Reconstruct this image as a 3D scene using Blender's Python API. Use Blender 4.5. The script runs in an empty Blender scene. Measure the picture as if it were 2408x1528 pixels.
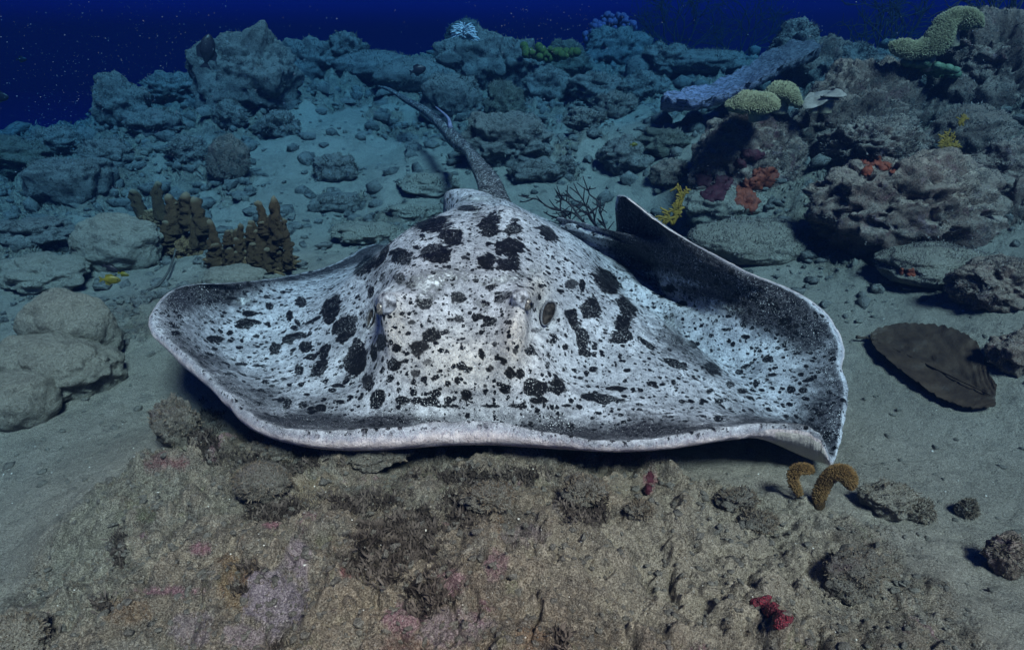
import bpy, bmesh, math, random
import numpy as np
from math import radians as R
random.seed(7); rng = np.random.default_rng(7)
sc = bpy.context.scene
col = sc.collection

# ------------------------------------------------------------------ camera, world, sun, exposure
PITCH = R(23.0); CAMZ = 1.15; F = 1570.0; CX, CY = 1204.0, 764.0      # photo measured on a 2408 x 1528 sheet
cam = bpy.data.cameras.new('camera'); cam_o = bpy.data.objects.new('camera', cam); col.objects.link(cam_o)
cam_o.location = (0, 0, CAMZ); cam_o.rotation_euler = (R(90) - PITCH, 0, 0)
cam.sensor_width = 36; cam.lens = 36 * F / 2408; cam.clip_start = .02; cam.clip_end = 400
sc.camera = cam_o
SUN_TO = np.array([.30, -.60, .88]); SUN_TO /= np.linalg.norm(SUN_TO)
w = bpy.data.worlds.new('World'); sc.world = w; w.use_nodes = True
wn = w.node_tree; bg = wn.nodes['Background']
sky = wn.nodes.new('ShaderNodeTexSky'); sky.sky_type = 'NISHITA'; sky.sun_disc = False
sky.sun_elevation = math.asin(SUN_TO[2]); sky.sun_rotation = math.atan2(SUN_TO[0], SUN_TO[1])
# the sky has come down through many metres of sea: only blue is left of it
wf = wn.nodes.new('ShaderNodeMix'); wf.data_type = 'RGBA'; wf.blend_type = 'MULTIPLY'; wf.inputs[0].default_value = 1; wf.inputs[7].default_value = (.10, .32, 1, 1)
wn.links.new(sky.outputs[0], wf.inputs[6]); wn.links.new(wf.outputs[2], bg.inputs[0]); bg.inputs[1].default_value = .0085
sun = bpy.data.lights.new('sun', 'SUN'); sun_o = bpy.data.objects.new('sun', sun); col.objects.link(sun_o)
sun.energy = 5.0; sun.angle = R(15.0); sun.color = (1.0, .33, .186)
from mathutils import Vector, Matrix
sun_o.rotation_euler = Vector(tuple(SUN_TO)).to_track_quat('Z', 'Y').to_euler()
sun_o.location = (3, -3, 8)
sc.view_settings.view_transform = 'Standard'; sc.view_settings.look = 'None'
sc.view_settings.exposure = 2.62; sc.view_settings.gamma = 1; sc.view_settings.use_curve_mapping = False
sc.render.engine = 'CYCLES'
sc.cycles.use_denoising = True
sc.cycles.max_bounces = 4; sc.cycles.volume_bounces = 1; sc.cycles.diffuse_bounces = 2; sc.cycles.glossy_bounces = 2
sc.cycles.transparent_max_bounces = 8

# ------------------------------------------------------------------ helpers
sp, cp = math.sin(PITCH), math.cos(PITCH)
def coef(px, py):
    dx = (np.asarray(px, float) - CX) / F; dy = (CY - np.asarray(py, float)) / F
    return dx, cp + dy * sp, -sp + dy * cp
def at_z(px, py, z):
    dx, cy, cz = coef(px, py); t = (CAMZ - z) / -cz
    return np.array([dx * t, cy * t, z])
def at_y(px, py, Y):
    dx, cy, cz = coef(px, py); t = Y / cy
    return np.array([dx * t, Y, CAMZ + cz * t])
def proj(P):
    x, y, z = P[..., 0], P[..., 1], P[..., 2] - CAMZ
    d = y * cp - z * sp; u = y * sp + z * cp
    return CX + F * x / d, CY - F * u / d

_perm = np.random.default_rng(3).permutation(4096).astype(np.int64)
_grad = np.random.default_rng(4).normal(size=(4096, 3)); _grad /= np.linalg.norm(_grad, axis=1)[:, None]; _grad = _grad.astype(np.float32)
def _h(i, j, k): return _perm[(_perm[(_perm[i & 4095] + j) & 4095] + k) & 4095]
def perlin(P):
    P = np.asarray(P, np.float64); I = np.floor(P); f = (P - I).astype(np.float32).T.copy(); I = I.astype(np.int64).T.copy()
    u = f * f * f * (f * (f * 6 - 15) + 10); w0 = 1 - u; out = 0
    for a in (0, 1):
        ha = _perm[(I[0] + a) & 4095]; fa = f[0] - a; wa = u[0] if a else w0[0]
        for b in (0, 1):
            hb = _perm[(ha + I[1] + b) & 4095]; fb = f[1] - b; wb = wa * (u[1] if b else w0[1])
            for c in (0, 1):
                g = _grad[_perm[(hb + I[2] + c) & 4095]]
                out = out + (fa * g[:, 0] + fb * g[:, 1] + (f[2] - c) * g[:, 2]) * wb * (u[2] if c else w0[2])
    return out.astype(np.float64) * 1.7
def fbm(P, oct=4, gain=.5):
    s = 0; a = 1.0; q = np.array(P, float)
    for _ in range(oct): s = s + a * perlin(q); q = q * 2.03 + 11.7; a *= gain
    return s
def billow(P, oct=4, gain=.5):
    s = 0; a = 1.0; q = np.array(P, float)
    for _ in range(oct): s = s + a * (np.abs(perlin(q)) * 2 - .45); q = q * 2.07 + 5.3; a *= gain
    return s
def sstep(x, a, b):
    t = np.clip((x - a) / (b - a), 0, 1); return t * t * (3 - 2 * t)

def mesh_np(name, V, Fc, mat=None, smooth=True, attrs=None):
    V = np.ascontiguousarray(V, np.float32); me = bpy.data.meshes.new(name)
    if isinstance(Fc, np.ndarray): groups = [Fc]
    else: groups = [g for g in Fc if len(g)]
    n_l = sum(g.size for g in groups); n_f = sum(len(g) for g in groups)
    me.vertices.add(len(V)); me.vertices.foreach_set('co', V.ravel())
    me.loops.add(n_l); me.polygons.add(n_f)
    li = np.concatenate([g.ravel() for g in groups]).astype(np.int32); me.loops.foreach_set('vertex_index', li)
    st = []; o = 0
    for g in groups:
        st.append(o + np.arange(len(g)) * g.shape[1]); o += g.size
    me.polygons.foreach_set('loop_start', np.concatenate(st).astype(np.int32))
    me.update(calc_edges=True)
    me.polygons.foreach_set('use_smooth', np.full(n_f, smooth))
    for k, a in (attrs or {}).items():
        a = np.asarray(a, np.float32)
        if a.ndim == 1:
            at = me.attributes.new(k, 'FLOAT', 'POINT'); at.data.foreach_set('value', a)
        else:
            at = me.attributes.new(k, 'FLOAT_VECTOR', 'POINT'); at.data.foreach_set('vector', a.ravel())
    if mat: me.materials.append(mat)
    return me
def link(name, me, parent=None, loc=None, label=None, cat=None, group=None, kind=None):
    o = bpy.data.objects.new(name, me); col.objects.link(o)
    if parent is not None: o.parent = parent
    if loc is not None: o.location = tuple(float(c) for c in loc)
    return tag(o, label, cat, group, kind)
def tag(o, label=None, cat=None, group=None, kind=None):
    if label: o['label'] = label
    if cat: o['category'] = cat
    if group: o['group'] = group
    if kind: o['kind'] = kind
    return o
def grid_faces(nr, nc, wrap=False):
    i = np.arange(nr - 1)[:, None]; j = np.arange(nc if wrap else nc - 1)[None, :]
    a = i * nc + j; b = i * nc + (j + 1) % nc
    return np.stack([a, b, b + nc, a + nc], -1).reshape(-1, 4)
_ico = {}
def ico(n):
    if n not in _ico:
        bm = bmesh.new(); bmesh.ops.create_icosphere(bm, subdivisions=n, radius=1)
        _ico[n] = (np.array([v.co[:] for v in bm.verts]), np.array([[v.index for v in f.verts] for f in bm.faces])); bm.free()
    v, f = _ico[n]; return v.copy(), f
def tube(pts, rad, n=8, cap=True):
    """tapered tube along points -> V, F"""
    pts = np.asarray(pts, float); m = len(pts); T = np.gradient(pts, axis=0); T /= np.linalg.norm(T, axis=1)[:, None] + 1e-9
    up = np.array([0.0, 0, 1]) if abs(T[0, 2]) < .9 else np.array([1.0, 0, 0]); V = []
    a = np.linspace(0, 2 * np.pi, n, endpoint=False)
    for i in range(m):
        s = np.cross(T[i], up); s /= np.linalg.norm(s) + 1e-9; up = np.cross(s, T[i])
        r = rad[i]; ra, rb = r if np.ndim(r) else (r, r)
        V.append(pts[i] + np.cos(a)[:, None] * s * ra + np.sin(a)[:, None] * up * rb)
    V = np.concatenate(V); Fq = grid_faces(m, n, True)
    if cap:
        V = np.concatenate([V, pts[:1], pts[-1:]]); c0, c1 = m * n, m * n + 1; j = np.arange(n)
        Ft = np.concatenate([np.stack([(j + 1) % n, j, np.full(n, c0)], 1), np.stack([(m - 1) * n + j, (m - 1) * n + (j + 1) % n, np.full(n, c1)], 1)])
        return V, [Fq, Ft]
    return V, [Fq]
def merge(parts):
    Vs = []; G = {}; o = 0
    for V, Fl in parts:
        Vs.append(V)
        for f in (Fl if isinstance(Fl, list) else [Fl]): G.setdefault(f.shape[1], []).append(f + o)
        o += len(V)
    return np.concatenate(Vs), [np.concatenate(g) for g in G.values()]
def spline(P, n):
    """catmull-rom through P (k,d) sampled n points"""
    P = np.asarray(P, float); k = len(P); Q = np.vstack([2 * P[0] - P[1], P, 2 * P[-1] - P[-2]])
    t = np.linspace(0, k - 1 - 1e-6, n); i = t.astype(int); f = (t - i)[:, None]
    p0, p1, p2, p3 = Q[i], Q[i + 1], Q[i + 2], Q[i + 3]
    return .5 * (2 * p1 + (p2 - p0) * f + (2 * p0 - 5 * p1 + 4 * p2 - p3) * f ** 2 + (3 * p1 - p0 - 3 * p2 + p3) * f ** 3)
class TPS:
    def __init__(s, X, Y, lam=1e-5):
        X = np.asarray(X, float); Y = np.asarray(Y, float); n = len(X); d = X.shape[1]
        K = s.k(X, X) + lam * np.eye(n); P = np.hstack([np.ones((n, 1)), X])
        A = np.block([[K, P], [P.T, np.zeros((d + 1, d + 1))]])
        s.w = np.linalg.solve(A, np.vstack([Y, np.zeros((d + 1, Y.shape[1]))])); s.X = X
    @staticmethod
    def k(a, b):
        r2 = ((a[:, None, :] - b[None]) ** 2).sum(-1) + 1e-12; return .5 * r2 * np.log(r2)
    def __call__(s, Q, chunk=40000):
        out = []
        for i in range(0, len(Q), chunk):
            q = Q[i:i + chunk]; out.append(s.k(q, s.X) @ s.w[:len(s.X)] + np.hstack([np.ones((len(q), 1)), q]) @ s.w[len(s.X):])
        return np.vstack(out)

# ------------------------------------------------------------------ node helpers
class NT:
    def __init__(s, name):
        s.m = bpy.data.materials.new(name); s.m.use_nodes = True; s.t = s.m.node_tree; s.n = s.t.nodes; s.l = s.t.links
        s.b = s.n['Principled BSDF']; s.pos = None
    def node(s, t, **k):
        n = s.n.new(t)
        for a, v in k.items(): setattr(n, a, v)
        return n
    def sk(s, v, inp):
        if hasattr(v, 'is_output') or isinstance(v, bpy.types.NodeSocket): s.l.new(v, inp)
        else:
            if isinstance(v, (tuple, list)) and len(v) == 3 and inp.type == 'RGBA': v = (*v, 1)
            inp.default_value = v
    def obj(s):
        if s.pos is None: s.pos = s.node('ShaderNodeTexCoord').outputs['Object']
        return s.pos
    def noise(s, scale, detail=4, rough=.55, vec=None, dist=0, off=None):
        n = s.node('ShaderNodeTexNoise'); v = vec if vec is not None else s.obj()
        if off is not None:
            m = s.node('ShaderNodeMapping'); s.l.new(v, m.inputs[0]); m.inputs[1].default_value = (off, off * 1.7, -off); v = m.outputs[0]
        s.l.new(v, n.inputs['Vector']); n.inputs['Scale'].default_value = scale; n.inputs['Detail'].default_value = detail
        n.inputs['Roughness'].default_value = rough; n.inputs['Distortion'].default_value = dist; return n.outputs['Fac']
    def voro(s, scale, feat='F1', vec=None, rand=1, out='Distance'):
        n = s.node('ShaderNodeTexVoronoi', feature=feat); s.l.new(vec if vec is not None else s.obj(), n.inputs['Vector'])
        n.inputs['Scale'].default_value = scale; n.inputs['Randomness'].default_value = rand; return n.outputs[out]
    def math(s, op, a, b=0.0, c=None, clamp=False):
        n = s.node('ShaderNodeMath', operation=op, use_clamp=clamp); s.sk(a, n.inputs[0]); s.sk(b, n.inputs[1])
        if c is not None: s.sk(c, n.inputs[2])
        return n.outputs[0]
    def step(s, v, a, b, lo=0.0, hi=1.0):
        n = s.node('ShaderNodeMapRange', interpolation_type='SMOOTHSTEP'); s.sk(v, n.inputs[0])
        for i, x in enumerate((a, b, lo, hi)): n.inputs[i + 1].default_value = x
        return n.outputs[0]
    def mix(s, f, a, b, mode='MIX'):
        n = s.node('ShaderNodeMix', data_type='RGBA', blend_type=mode); s.sk(f, n.inputs[0]); s.sk(a, n.inputs[6]); s.sk(b, n.inputs[7]); return n.outputs[2]
    def ramp(s, v, stops):
        n = s.node('ShaderNodeValToRGB'); s.sk(v, n.inputs[0]); cr = n.color_ramp
        while len(cr.elements) < len(stops): cr.elements.new(.5)
        for e, (p, c) in zip(cr.elements, stops): e.position = p; e.color = (*c, 1)
        return n.outputs[0]
    def attr(s, name, out='Fac'): return s.node('ShaderNodeAttribute', attribute_name=name).outputs[out]
    def bump(s, h, dist, strength=1.0, prev=None):
        n = s.node('ShaderNodeBump'); s.sk(h, n.inputs['Height']); n.inputs['Distance'].default_value = dist; n.inputs['Strength'].default_value = strength
        if prev is not None: s.l.new(prev, n.inputs['Normal'])
        return n.outputs[0]
    def nz(s):
        g = s.node('ShaderNodeNewGeometry'); x = s.node('ShaderNodeSeparateXYZ'); s.l.new(g.outputs['Normal'], x.inputs[0]); return x.outputs[2]
    def done(s, color, rough=.8, normal=None, spec=.3, **k):
        s.sk(color, s.b.inputs['Base Color']); s.sk(rough, s.b.inputs['Roughness']); s.b.inputs['Specular IOR Level'].default_value = spec
        if normal is not None: s.l.new(normal, s.b.inputs['Normal'])
        for a, v in k.items(): s.sk(v, s.b.inputs[a])
        return s.m

def reef_mat(name, pale, mid, dark, crust=None, crust_amt=.5, sediment=(.30, .29, .25), sed_amt=.6, turf=.5, use_tint=False, k=1.0):
    """encrusted limestone: pale sediment on top, algal turf and coralline patches in it"""
    n = NT(name)
    big = n.noise(4 * k, 5, .6); med = n.noise(17 * k, 6, .65, off=3); fin = n.noise(75 * k, 5, .7, off=7); grit = n.noise(260 * k, 3, .7)
    c = n.mix(n.step(big, .38, .62), mid, pale)
    c = n.mix(n.step(med, .50, .64), c, n.mix(.5, c, dark))
    if crust is not None:
        cm = n.noise(7 * k, 4, .6, off=13, dist=.6)
        for i, cc in enumerate(crust):
            f = n.noise((9 + 5 * i) * k, 4, .65, off=20 + 9 * i, dist=.4)
            c = n.mix(n.math('MULTIPLY', n.step(f, .60 - .05 * crust_amt, .68), crust_amt), c, cc)
    up = n.nz()
    sedm = n.math('MULTIPLY', n.step(n.math('ADD', up, n.math('MULTIPLY', n.math('SUBTRACT', med, .5), 1.6)), .15, .8), sed_amt)
    c = n.mix(sedm, c, sediment)
    if use_tint: c = n.mix(n.attr('tintm'), c, n.attr('tint', 'Color'))
    # dark turf specks and pits
    tf = n.math('MULTIPLY', n.step(n.math('ADD', fin, n.math('MULTIPLY', n.math('SUBTRACT', med, .5), .9)), .53, .62), turf)
    c = n.mix(tf, c, dark)
    c = n.mix(n.step(grit, .30, .70), n.mix(.30, c, dark), n.mix(.30, c, (.66, .64, .58)))
    wsp = n.noise(190 * k, 2, .5, off=31); c = n.mix(n.step(wsp, .70, .74), c, (.5, .5, .46))
    h = n.math('ADD', n.math('MULTIPLY', med, .9), n.math('MULTIPLY', fin, .45))
    h2 = n.math('ADD', n.math('MULTIPLY', fin, .6), n.math('MULTIPLY', grit, .35))
    b = n.bump(h, .05 / k, .9); b = n.bump(h2, .012 / k, 1.0, b)
    return n.done(c, .92, b, .15)

PALE = (.38, .34, .27); MID = (.25, .215, .17); DARK = (.045, .036, .028)
M = {}
M['reef'] = reef_mat('encrusted_reef', PALE, MID, DARK, [(.26, .13, .17), (.22, .12, .05), (.20, .19, .10)], .6, use_tint=False)
M['rock_blue'] = reef_mat('silted_rock', (.29, .27, .245), (.12, .112, .108), (.018, .017, .018), [(.22, .16, .17)], .3, sediment=(.36, .345, .31), sed_amt=.75, turf=.85)
M['rock_dark'] = reef_mat('dark_reef_rock', (.32, .20, .145), (.17, .088, .062), (.010, .007, .008), [(.26, .07, .09), (.26, .20, .16)], .6, sediment=(.66, .48, .37), sed_amt=.5, turf=.7)
M['rock_pink'] = reef_mat('pink_crusted_rock', (.44, .29, .21), (.26, .13, .10), (.03, .012, .018), [(.28, .05, .09), (.42, .26, .30)], .85, sediment=(.72, .56, .43), sed_amt=.7, turf=.6)
M['rock_sand'] = reef_mat('sand_coated_rock', (.54, .48, .38), (.42, .36, .27), (.13, .10, .075), [(.36, .25, .17)], .4, sediment=(.56, .50, .39), sed_amt=.8, turf=.28)
M['rock_olive'] = reef_mat('algae_rock', (.13, .13, .08), (.06, .07, .04), (.012, .015, .01), [(.2, .2, .1)], .4, sed_amt=.3, turf=.7)

def simple_mat(name, c1, c2, scale=40, rough=.7, bump=.004, spec=.3, bs=120, **k):
    n = NT(name); f = n.noise(scale, 4, .6); g = n.noise(bs, 3, .6, off=5)
    return n.done(n.mix(n.step(f, .35, .65), c1, c2), rough, n.bump(g, bump, .8), spec, **k)

def seabed_mat():
    n = NT('seabed')
    reef = n.attr('reef'); 
    big = n.noise(3.2, 5, .6); med = n.noise(15, 6, .65, off=3); fin = n.noise(70, 5, .72, off=7); grit = n.noise(300, 3, .7)
    # sand: pale silt, coarse grains, scattered dark bits
    s = n.mix(n.step(big, .4, .62), (.28, .24, .185), (.38, .33, .26))
    s = n.mix(n.math('MULTIPLY', n.step(med, .56, .68), .55), s, (.15, .12, .09))
    s = n.mix(n.math('MULTIPLY', n.step(fin, .57, .66), .6), s, (.09, .07, .055)); s = n.mix(n.math('MULTIPLY', n.step(n.noise(6, 8, .8, off=90), .52, .62), .6), s, (.13, .115, .095))
    s = n.mix(n.step(grit, .36, .64), n.mix(.45, s, (.09, .075, .06)), n.mix(.32, s, (.66, .63, .56)))
    # reef framework: turf, coralline crusts, pits
    bl2 = n.noise(2.2, 6, .7, off=77); c = n.mix(n.step(big, .40, .60), (.36, .275, .19), (.54, .44, .32)); c = n.mix(n.math('MULTIPLY', n.step(bl2, .52, .66), .6), c, (.19, .14, .10))
    mot = n.noise(26, 5, .7, off=2); c = n.mix(n.step(mot, .44, .62), c, (.17, .14, .105))
    c = n.mix(n.math('MULTIPLY', n.step(n.noise(11, 7, .75, off=64), .54, .64), .75), c, (.085, .06, .045)); cols = [((.34, .13, .20), 6, .61), ((.32, .17, .07), 8, .60), ((.30, .29, .16), 7, .58), ((.40, .31, .38), 5, .64), ((.46, .42, .34), 11, .56)]
    for i, (cc, s_, th) in enumerate(cols):
        f = n.noise(s_, 6, .72, off=20 + 9 * i, dist=.5)
        c = n.mix(n.math('MULTIPLY', n.step(f, th, th + .05), .8), c, cc)
    c = n.mix(n.attr('tintm'), c, n.attr('tint', 'Color'))
    tf = n.step(n.math('ADD', fin, n.math('MULTIPLY', n.math('SUBTRACT', med, .5), 1.1)), .54, .64)
    c = n.mix(n.math('MULTIPLY', tf, .62), c, (.06, .045, .033))
    
    c = n.mix(n.step(grit, .36, .64), n.mix(.52, c, (.03, .022, .018)), n.mix(.38, c, (.72, .66, .56)))
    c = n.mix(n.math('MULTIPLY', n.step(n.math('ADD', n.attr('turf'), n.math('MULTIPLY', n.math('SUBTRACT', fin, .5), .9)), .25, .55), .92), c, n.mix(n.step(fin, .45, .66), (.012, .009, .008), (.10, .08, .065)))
    ws = n.noise(170, 2, .5, off=31); c = n.mix(n.math('MULTIPLY', n.step(ws, .69, .73), .8), c, (.62, .6, .56))
    rm = n.step(n.math('ADD', reef, n.math('MULTIPLY', n.math('SUBTRACT', n.noise(9, 6, .7, off=50), .5), 1.3)), .35, .65)
    cc = n.mix(rm, s, c)
    hs = n.math('ADD', n.math('MULTIPLY', med, .35), n.math('MULTIPLY', fin, .25))
    hr = n.math('ADD', n.math('MULTIPLY', med, .9), n.math('MULTIPLY', fin, .55))
    hm = n.node('ShaderNodeMix', data_type='FLOAT'); n.sk(rm, hm.inputs[0]); n.sk(hs, hm.inputs[2]); n.sk(hr, hm.inputs[3])
    b = n.bump(hm.outputs[0], .045, .9); b = n.bump(n.math('ADD', n.math('MULTIPLY', fin, .5), n.math('MULTIPLY', grit, .4)), .010, 1.0, b)
    return n.done(cc, .93, b, .15)
M['seabed'] = seabed_mat()

# ------------------------------------------------------------------ seabed (heightfield through measured points)
GZ = [  # px, py, z
 (0,1528,-.03),(80,1400,-.03),(60,1200,-.02),(180,1060,-.02),(150,1250,.0),(300,1250,.06),(400,1500,.12),(700,1500,.16),(1000,1500,.18),(1204,1528,.18),(1600,1500,.13),(2000,1500,.05),(2400,1500,.01),
 (700,1300,.16),(1000,1300,.17),(1300,1300,.16),(1700,1300,.10),(400,1050,.06),(480,1150,.08),(640,1110,.09),(760,1120,.085),(900,1100,.075),(1100,1110,.065),(1300,1105,.065),(1500,1085,.055),(1700,1085,.03),(1850,1120,.03),(1960,1140,.0),(2000,1250,.03),
 (250,1000,-.01),(100,900,.0),(300,850,.02),(100,700,.05),(330,650,.07),(200,550,.09),(500,620,.10),(600,580,.11),(0,600,.12),(100,450,.22),(0,400,.27),(250,400,.32),(400,450,.2),
 (700,560,.07),(800,520,.10),(600,450,.22),(800,400,.30),(600,330,.45),(400,300,.5),(250,300,.46),(0,340,.32),(150,330,.38),
 (1600,520,.14),(1750,600,.13),(2000,700,.10),(2100,850,.04),(2300,1000,.02),(2200,1200,-.01),(2400,1250,-.02),(2050,1000,.0),(2350,700,.22),(2408,850,.13)]
GY = [  # px, py, Y
 (450,215,7.4),(600,170,8),(800,150,8.3),(1000,150,8.5),(1200,155,8),(1500,160,8),(1750,150,8),(2000,140,7),(2408,150,6.5),
 (1000,330,5.6),(800,300,5.8),(1300,300,5.5),(1400,400,4.6),(1600,420,4.2),(1600,260,6),(1000,420,4.6),(1200,400,4.6),
 (1900,500,3.6),(2100,600,3.1),(1700,400,4.1),(1900,360,4.3),(2100,400,3.9),(2300,550,3.1),(2200,270,4.6),(2408,300,3.9),(2300,130,5.0),(2408,130,4.7),(2000,260,4.9),(1850,310,4.7)]
G3 = [(-.5,1.9,-.02),(0,2.0,-.06),(.5,1.95,-.04),(0,2.6,-.06),(-.8,2.4,-.02),(.9,2.1,-.02),(-1.1,2.0,-.03),(.3,3.1,.0),(-.3,3.1,.0),(.8,2.8,.02),
 (-6,7.5,-.7),(-7,5,-.5),(-5,8.7,-.3),(-9,9,-2.0),(-3,11,-.1),(0,11.5,.2),(4,11,.3),(0,16,-1.4),(8,14,-.5),(-6,13,-2.6),(6,20,-2),(12,12,.5),(5,4.5,1.5),(6,7,1.5),(5,2,1.0),(3,1,.2),(3.5,0,0),
 (0,.3,.16),(-1,0,0),(1,0,.05),(-3,1.5,0),(-5,2.5,.0),(-8,2,-.6),(0,-3,0),(4,-3,0),(-4,-3,0),(-14,16,-3),(14,22,-2)]
ctrl = [at_z(*g) for g in GZ] + [at_y(*g) for g in GY] + [np.array(g, float) for g in G3]
ctrl = np.array(ctrl)
gt = TPS(ctrl[:, :2], ctrl[:, 2:3], 2e-3)
def base_z(x, y):
    Q = np.stack([x, y], -1).reshape(-1, 2).astype(float)
    r = np.hypot(Q[:, 0], Q[:, 1] - 6); k = np.minimum(1, 15 / np.maximum(r, 1e-6))
    q = np.stack([Q[:, 0] * k, (Q[:, 1] - 6) * k + 6], 1); z = gt(q)[:, 0]
    z = z * sstep(r, 26, 14) + (-2.5) * (1 - sstep(r, 26, 14))
    return np.clip(z, -2.8, 1.9)
def reef_mask(x, y):
    """1 on coral framework, 0 on sand, from where each stands on the plan"""
    P = np.stack([x, y, np.zeros_like(x)], 1)
    z = base_z(x, y); px, py = proj(np.stack([x, y, z], 1)); m = np.zeros_like(x)
    nz = fbm(P * 1.3 + 9, 3) * .25
    def blob(cx, cy, rx, ry, v=1.0):
        d = np.hypot((x - cx) / rx, (y - cy) / ry) + nz; return v * sstep(d, 1.15, .8)
    m = np.maximum(m, blob(-.12, 1.0, 1.12, .62)); m = np.maximum(m, blob(-.45, 1.45, .55, .35)); m = np.maximum(m, blob(.45, 1.1, .7, .42, .72))
    m = np.maximum(m, sstep(x - .33 * y + nz * 2, -.05, .5) * sstep(y, 2.7, 3.4) * sstep(y, 9, 6))
    m = np.maximum(m, sstep(y + nz * 5, 5.6, 6.8) * .9)
    m = np.maximum(m, sstep(-x - 1.9 + nz * 3, .0, .8) * sstep(y, 2.8, 3.6) * .8)
    m = np.maximum(m, blob(-1.15, 2.75, .7, .35, .55))
    n2 = fbm(P * 1.1 + 40, 4); m = np.maximum(m, sstep(n2, .25, .6) * sstep(y, 2.6, 3.4) * .8)
    return m
LUMPS = [(s.split()) for s in ()]
_wr = np.random.default_rng(8).random((4096, 4))
def cobbles(x, y, k, dens, sd=0):
    """half-buried rounded lumps, one in some cells of a jittered grid"""
    X, Y_ = x * k, y * k; i0, j0 = np.floor(X).astype(np.int64), np.floor(Y_).astype(np.int64); out = np.zeros_like(x)
    for a in (-1, 0, 1):
        for b in (-1, 0, 1):
            h = _wr[_perm[(_perm[(i0 + a + sd) & 4095] + j0 + b) & 4095]]
            dx = X - (i0 + a + h[:, 0]); dy = Y_ - (j0 + b + h[:, 1]); r = (.28 + .45 * h[:, 2]) * (h[:, 3] < dens); ang = h[:, 3] * 40; c_, s_ = np.cos(ang), np.sin(ang)
            d = np.hypot((dx * c_ + dy * s_), (dx * s_ - dy * c_) * 1.5) / np.maximum(r, 1e-3)
            out = np.maximum(out, np.sqrt(np.clip(1 - d * d, 0, 1)) * r)
    return out / k
def ground_z(x, y, fine=True, rm=None):
    x = np.asarray(x, float).ravel(); y = np.asarray(y, float).ravel()
    if rm is None: rm = reef_mask(x, y)
    P = np.stack([x, y, np.zeros_like(x)], 1); z = base_z(x, y)
    under = sstep(np.hypot((x + .0) / 1.0, (y - 2.35) / .75), .8, 1.1) * .85 + .15
    far = sstep(y, 2.5, 6)
    z = z + fbm(P * 1.7 + 3, 3) * (.012 + .022 * rm + .05 * far) * under
    z = z + billow(P * 6.5 + 1, 4, .55) * (.0045 + .013 * rm + .030 * far * rm + .008 * far) * under
    z = z + fbm(P * 3.6 + 21, 3, .5) * .026 * rm * under + (.5 - np.abs(fbm(P * 5.2 + 33, 2))) * .016 * rm * under
    wx, wy = x + .02 * perlin(P * 14), y + .02 * perlin(P * 14 + 7)
    z = z + cobbles(wx, wy, 7, .40) * .42 * (rm + .25 * far) * under + cobbles(wx, wy, 17, .45, 5) * .5 * (rm * .9 + .35) * under * (1 - .6 * sstep(y, 3, 5))
    if fine:
        z = z + cobbles(wx, wy, 42, .45, 9) * .45 * (.25 + rm * .75) * sstep(y, 3, 2) * under
        z = z + billow(P * 27 + 2, 3, .6) * (.0014 + .0036 * rm + .004 * far * rm + .0025 * far)
        pit = fbm(P * 9 + 70, 3); z = z - sstep(pit, .30, .60) * rm * .020 * under
        ch = sstep(np.abs(fbm(P * 2.6 + 60, 4)), .06, .0) * sstep(fbm(P * 1.5 + 30, 2), -.05, .2)
        z = z - ch * .028 * rm * under
    return z
NR, NC = 640, 780
yy = np.concatenate([np.linspace(-3, .35, 20), .36 * (55 / .36) ** (np.linspace(0, 1, NR - 20) ** 1.25)])
yy = np.sort(yy)
ss = np.linspace(-1, 1, NC); ss = np.sign(ss) * (np.abs(ss) * .8 + .2 * np.abs(ss) ** 3)
YY, SS = np.meshgrid(yy, ss, indexing='ij'); XX = SS * (1.0 + 1.12 * np.maximum(YY, .35))
gx, gy = XX.ravel(), YY.ravel(); rm = reef_mask(gx, gy); gz = ground_z(gx, gy, True, rm)
GP = np.stack([gx, gy, gz], 1); ppx, ppy = proj(GP)
tint = np.zeros((len(gx), 3)); tm = np.zeros(len(gx)); turf = np.zeros(len(gx))
wob = fbm(GP * 9, 4) * .45; wob2 = fbm(GP * 40, 3) * .28
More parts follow.
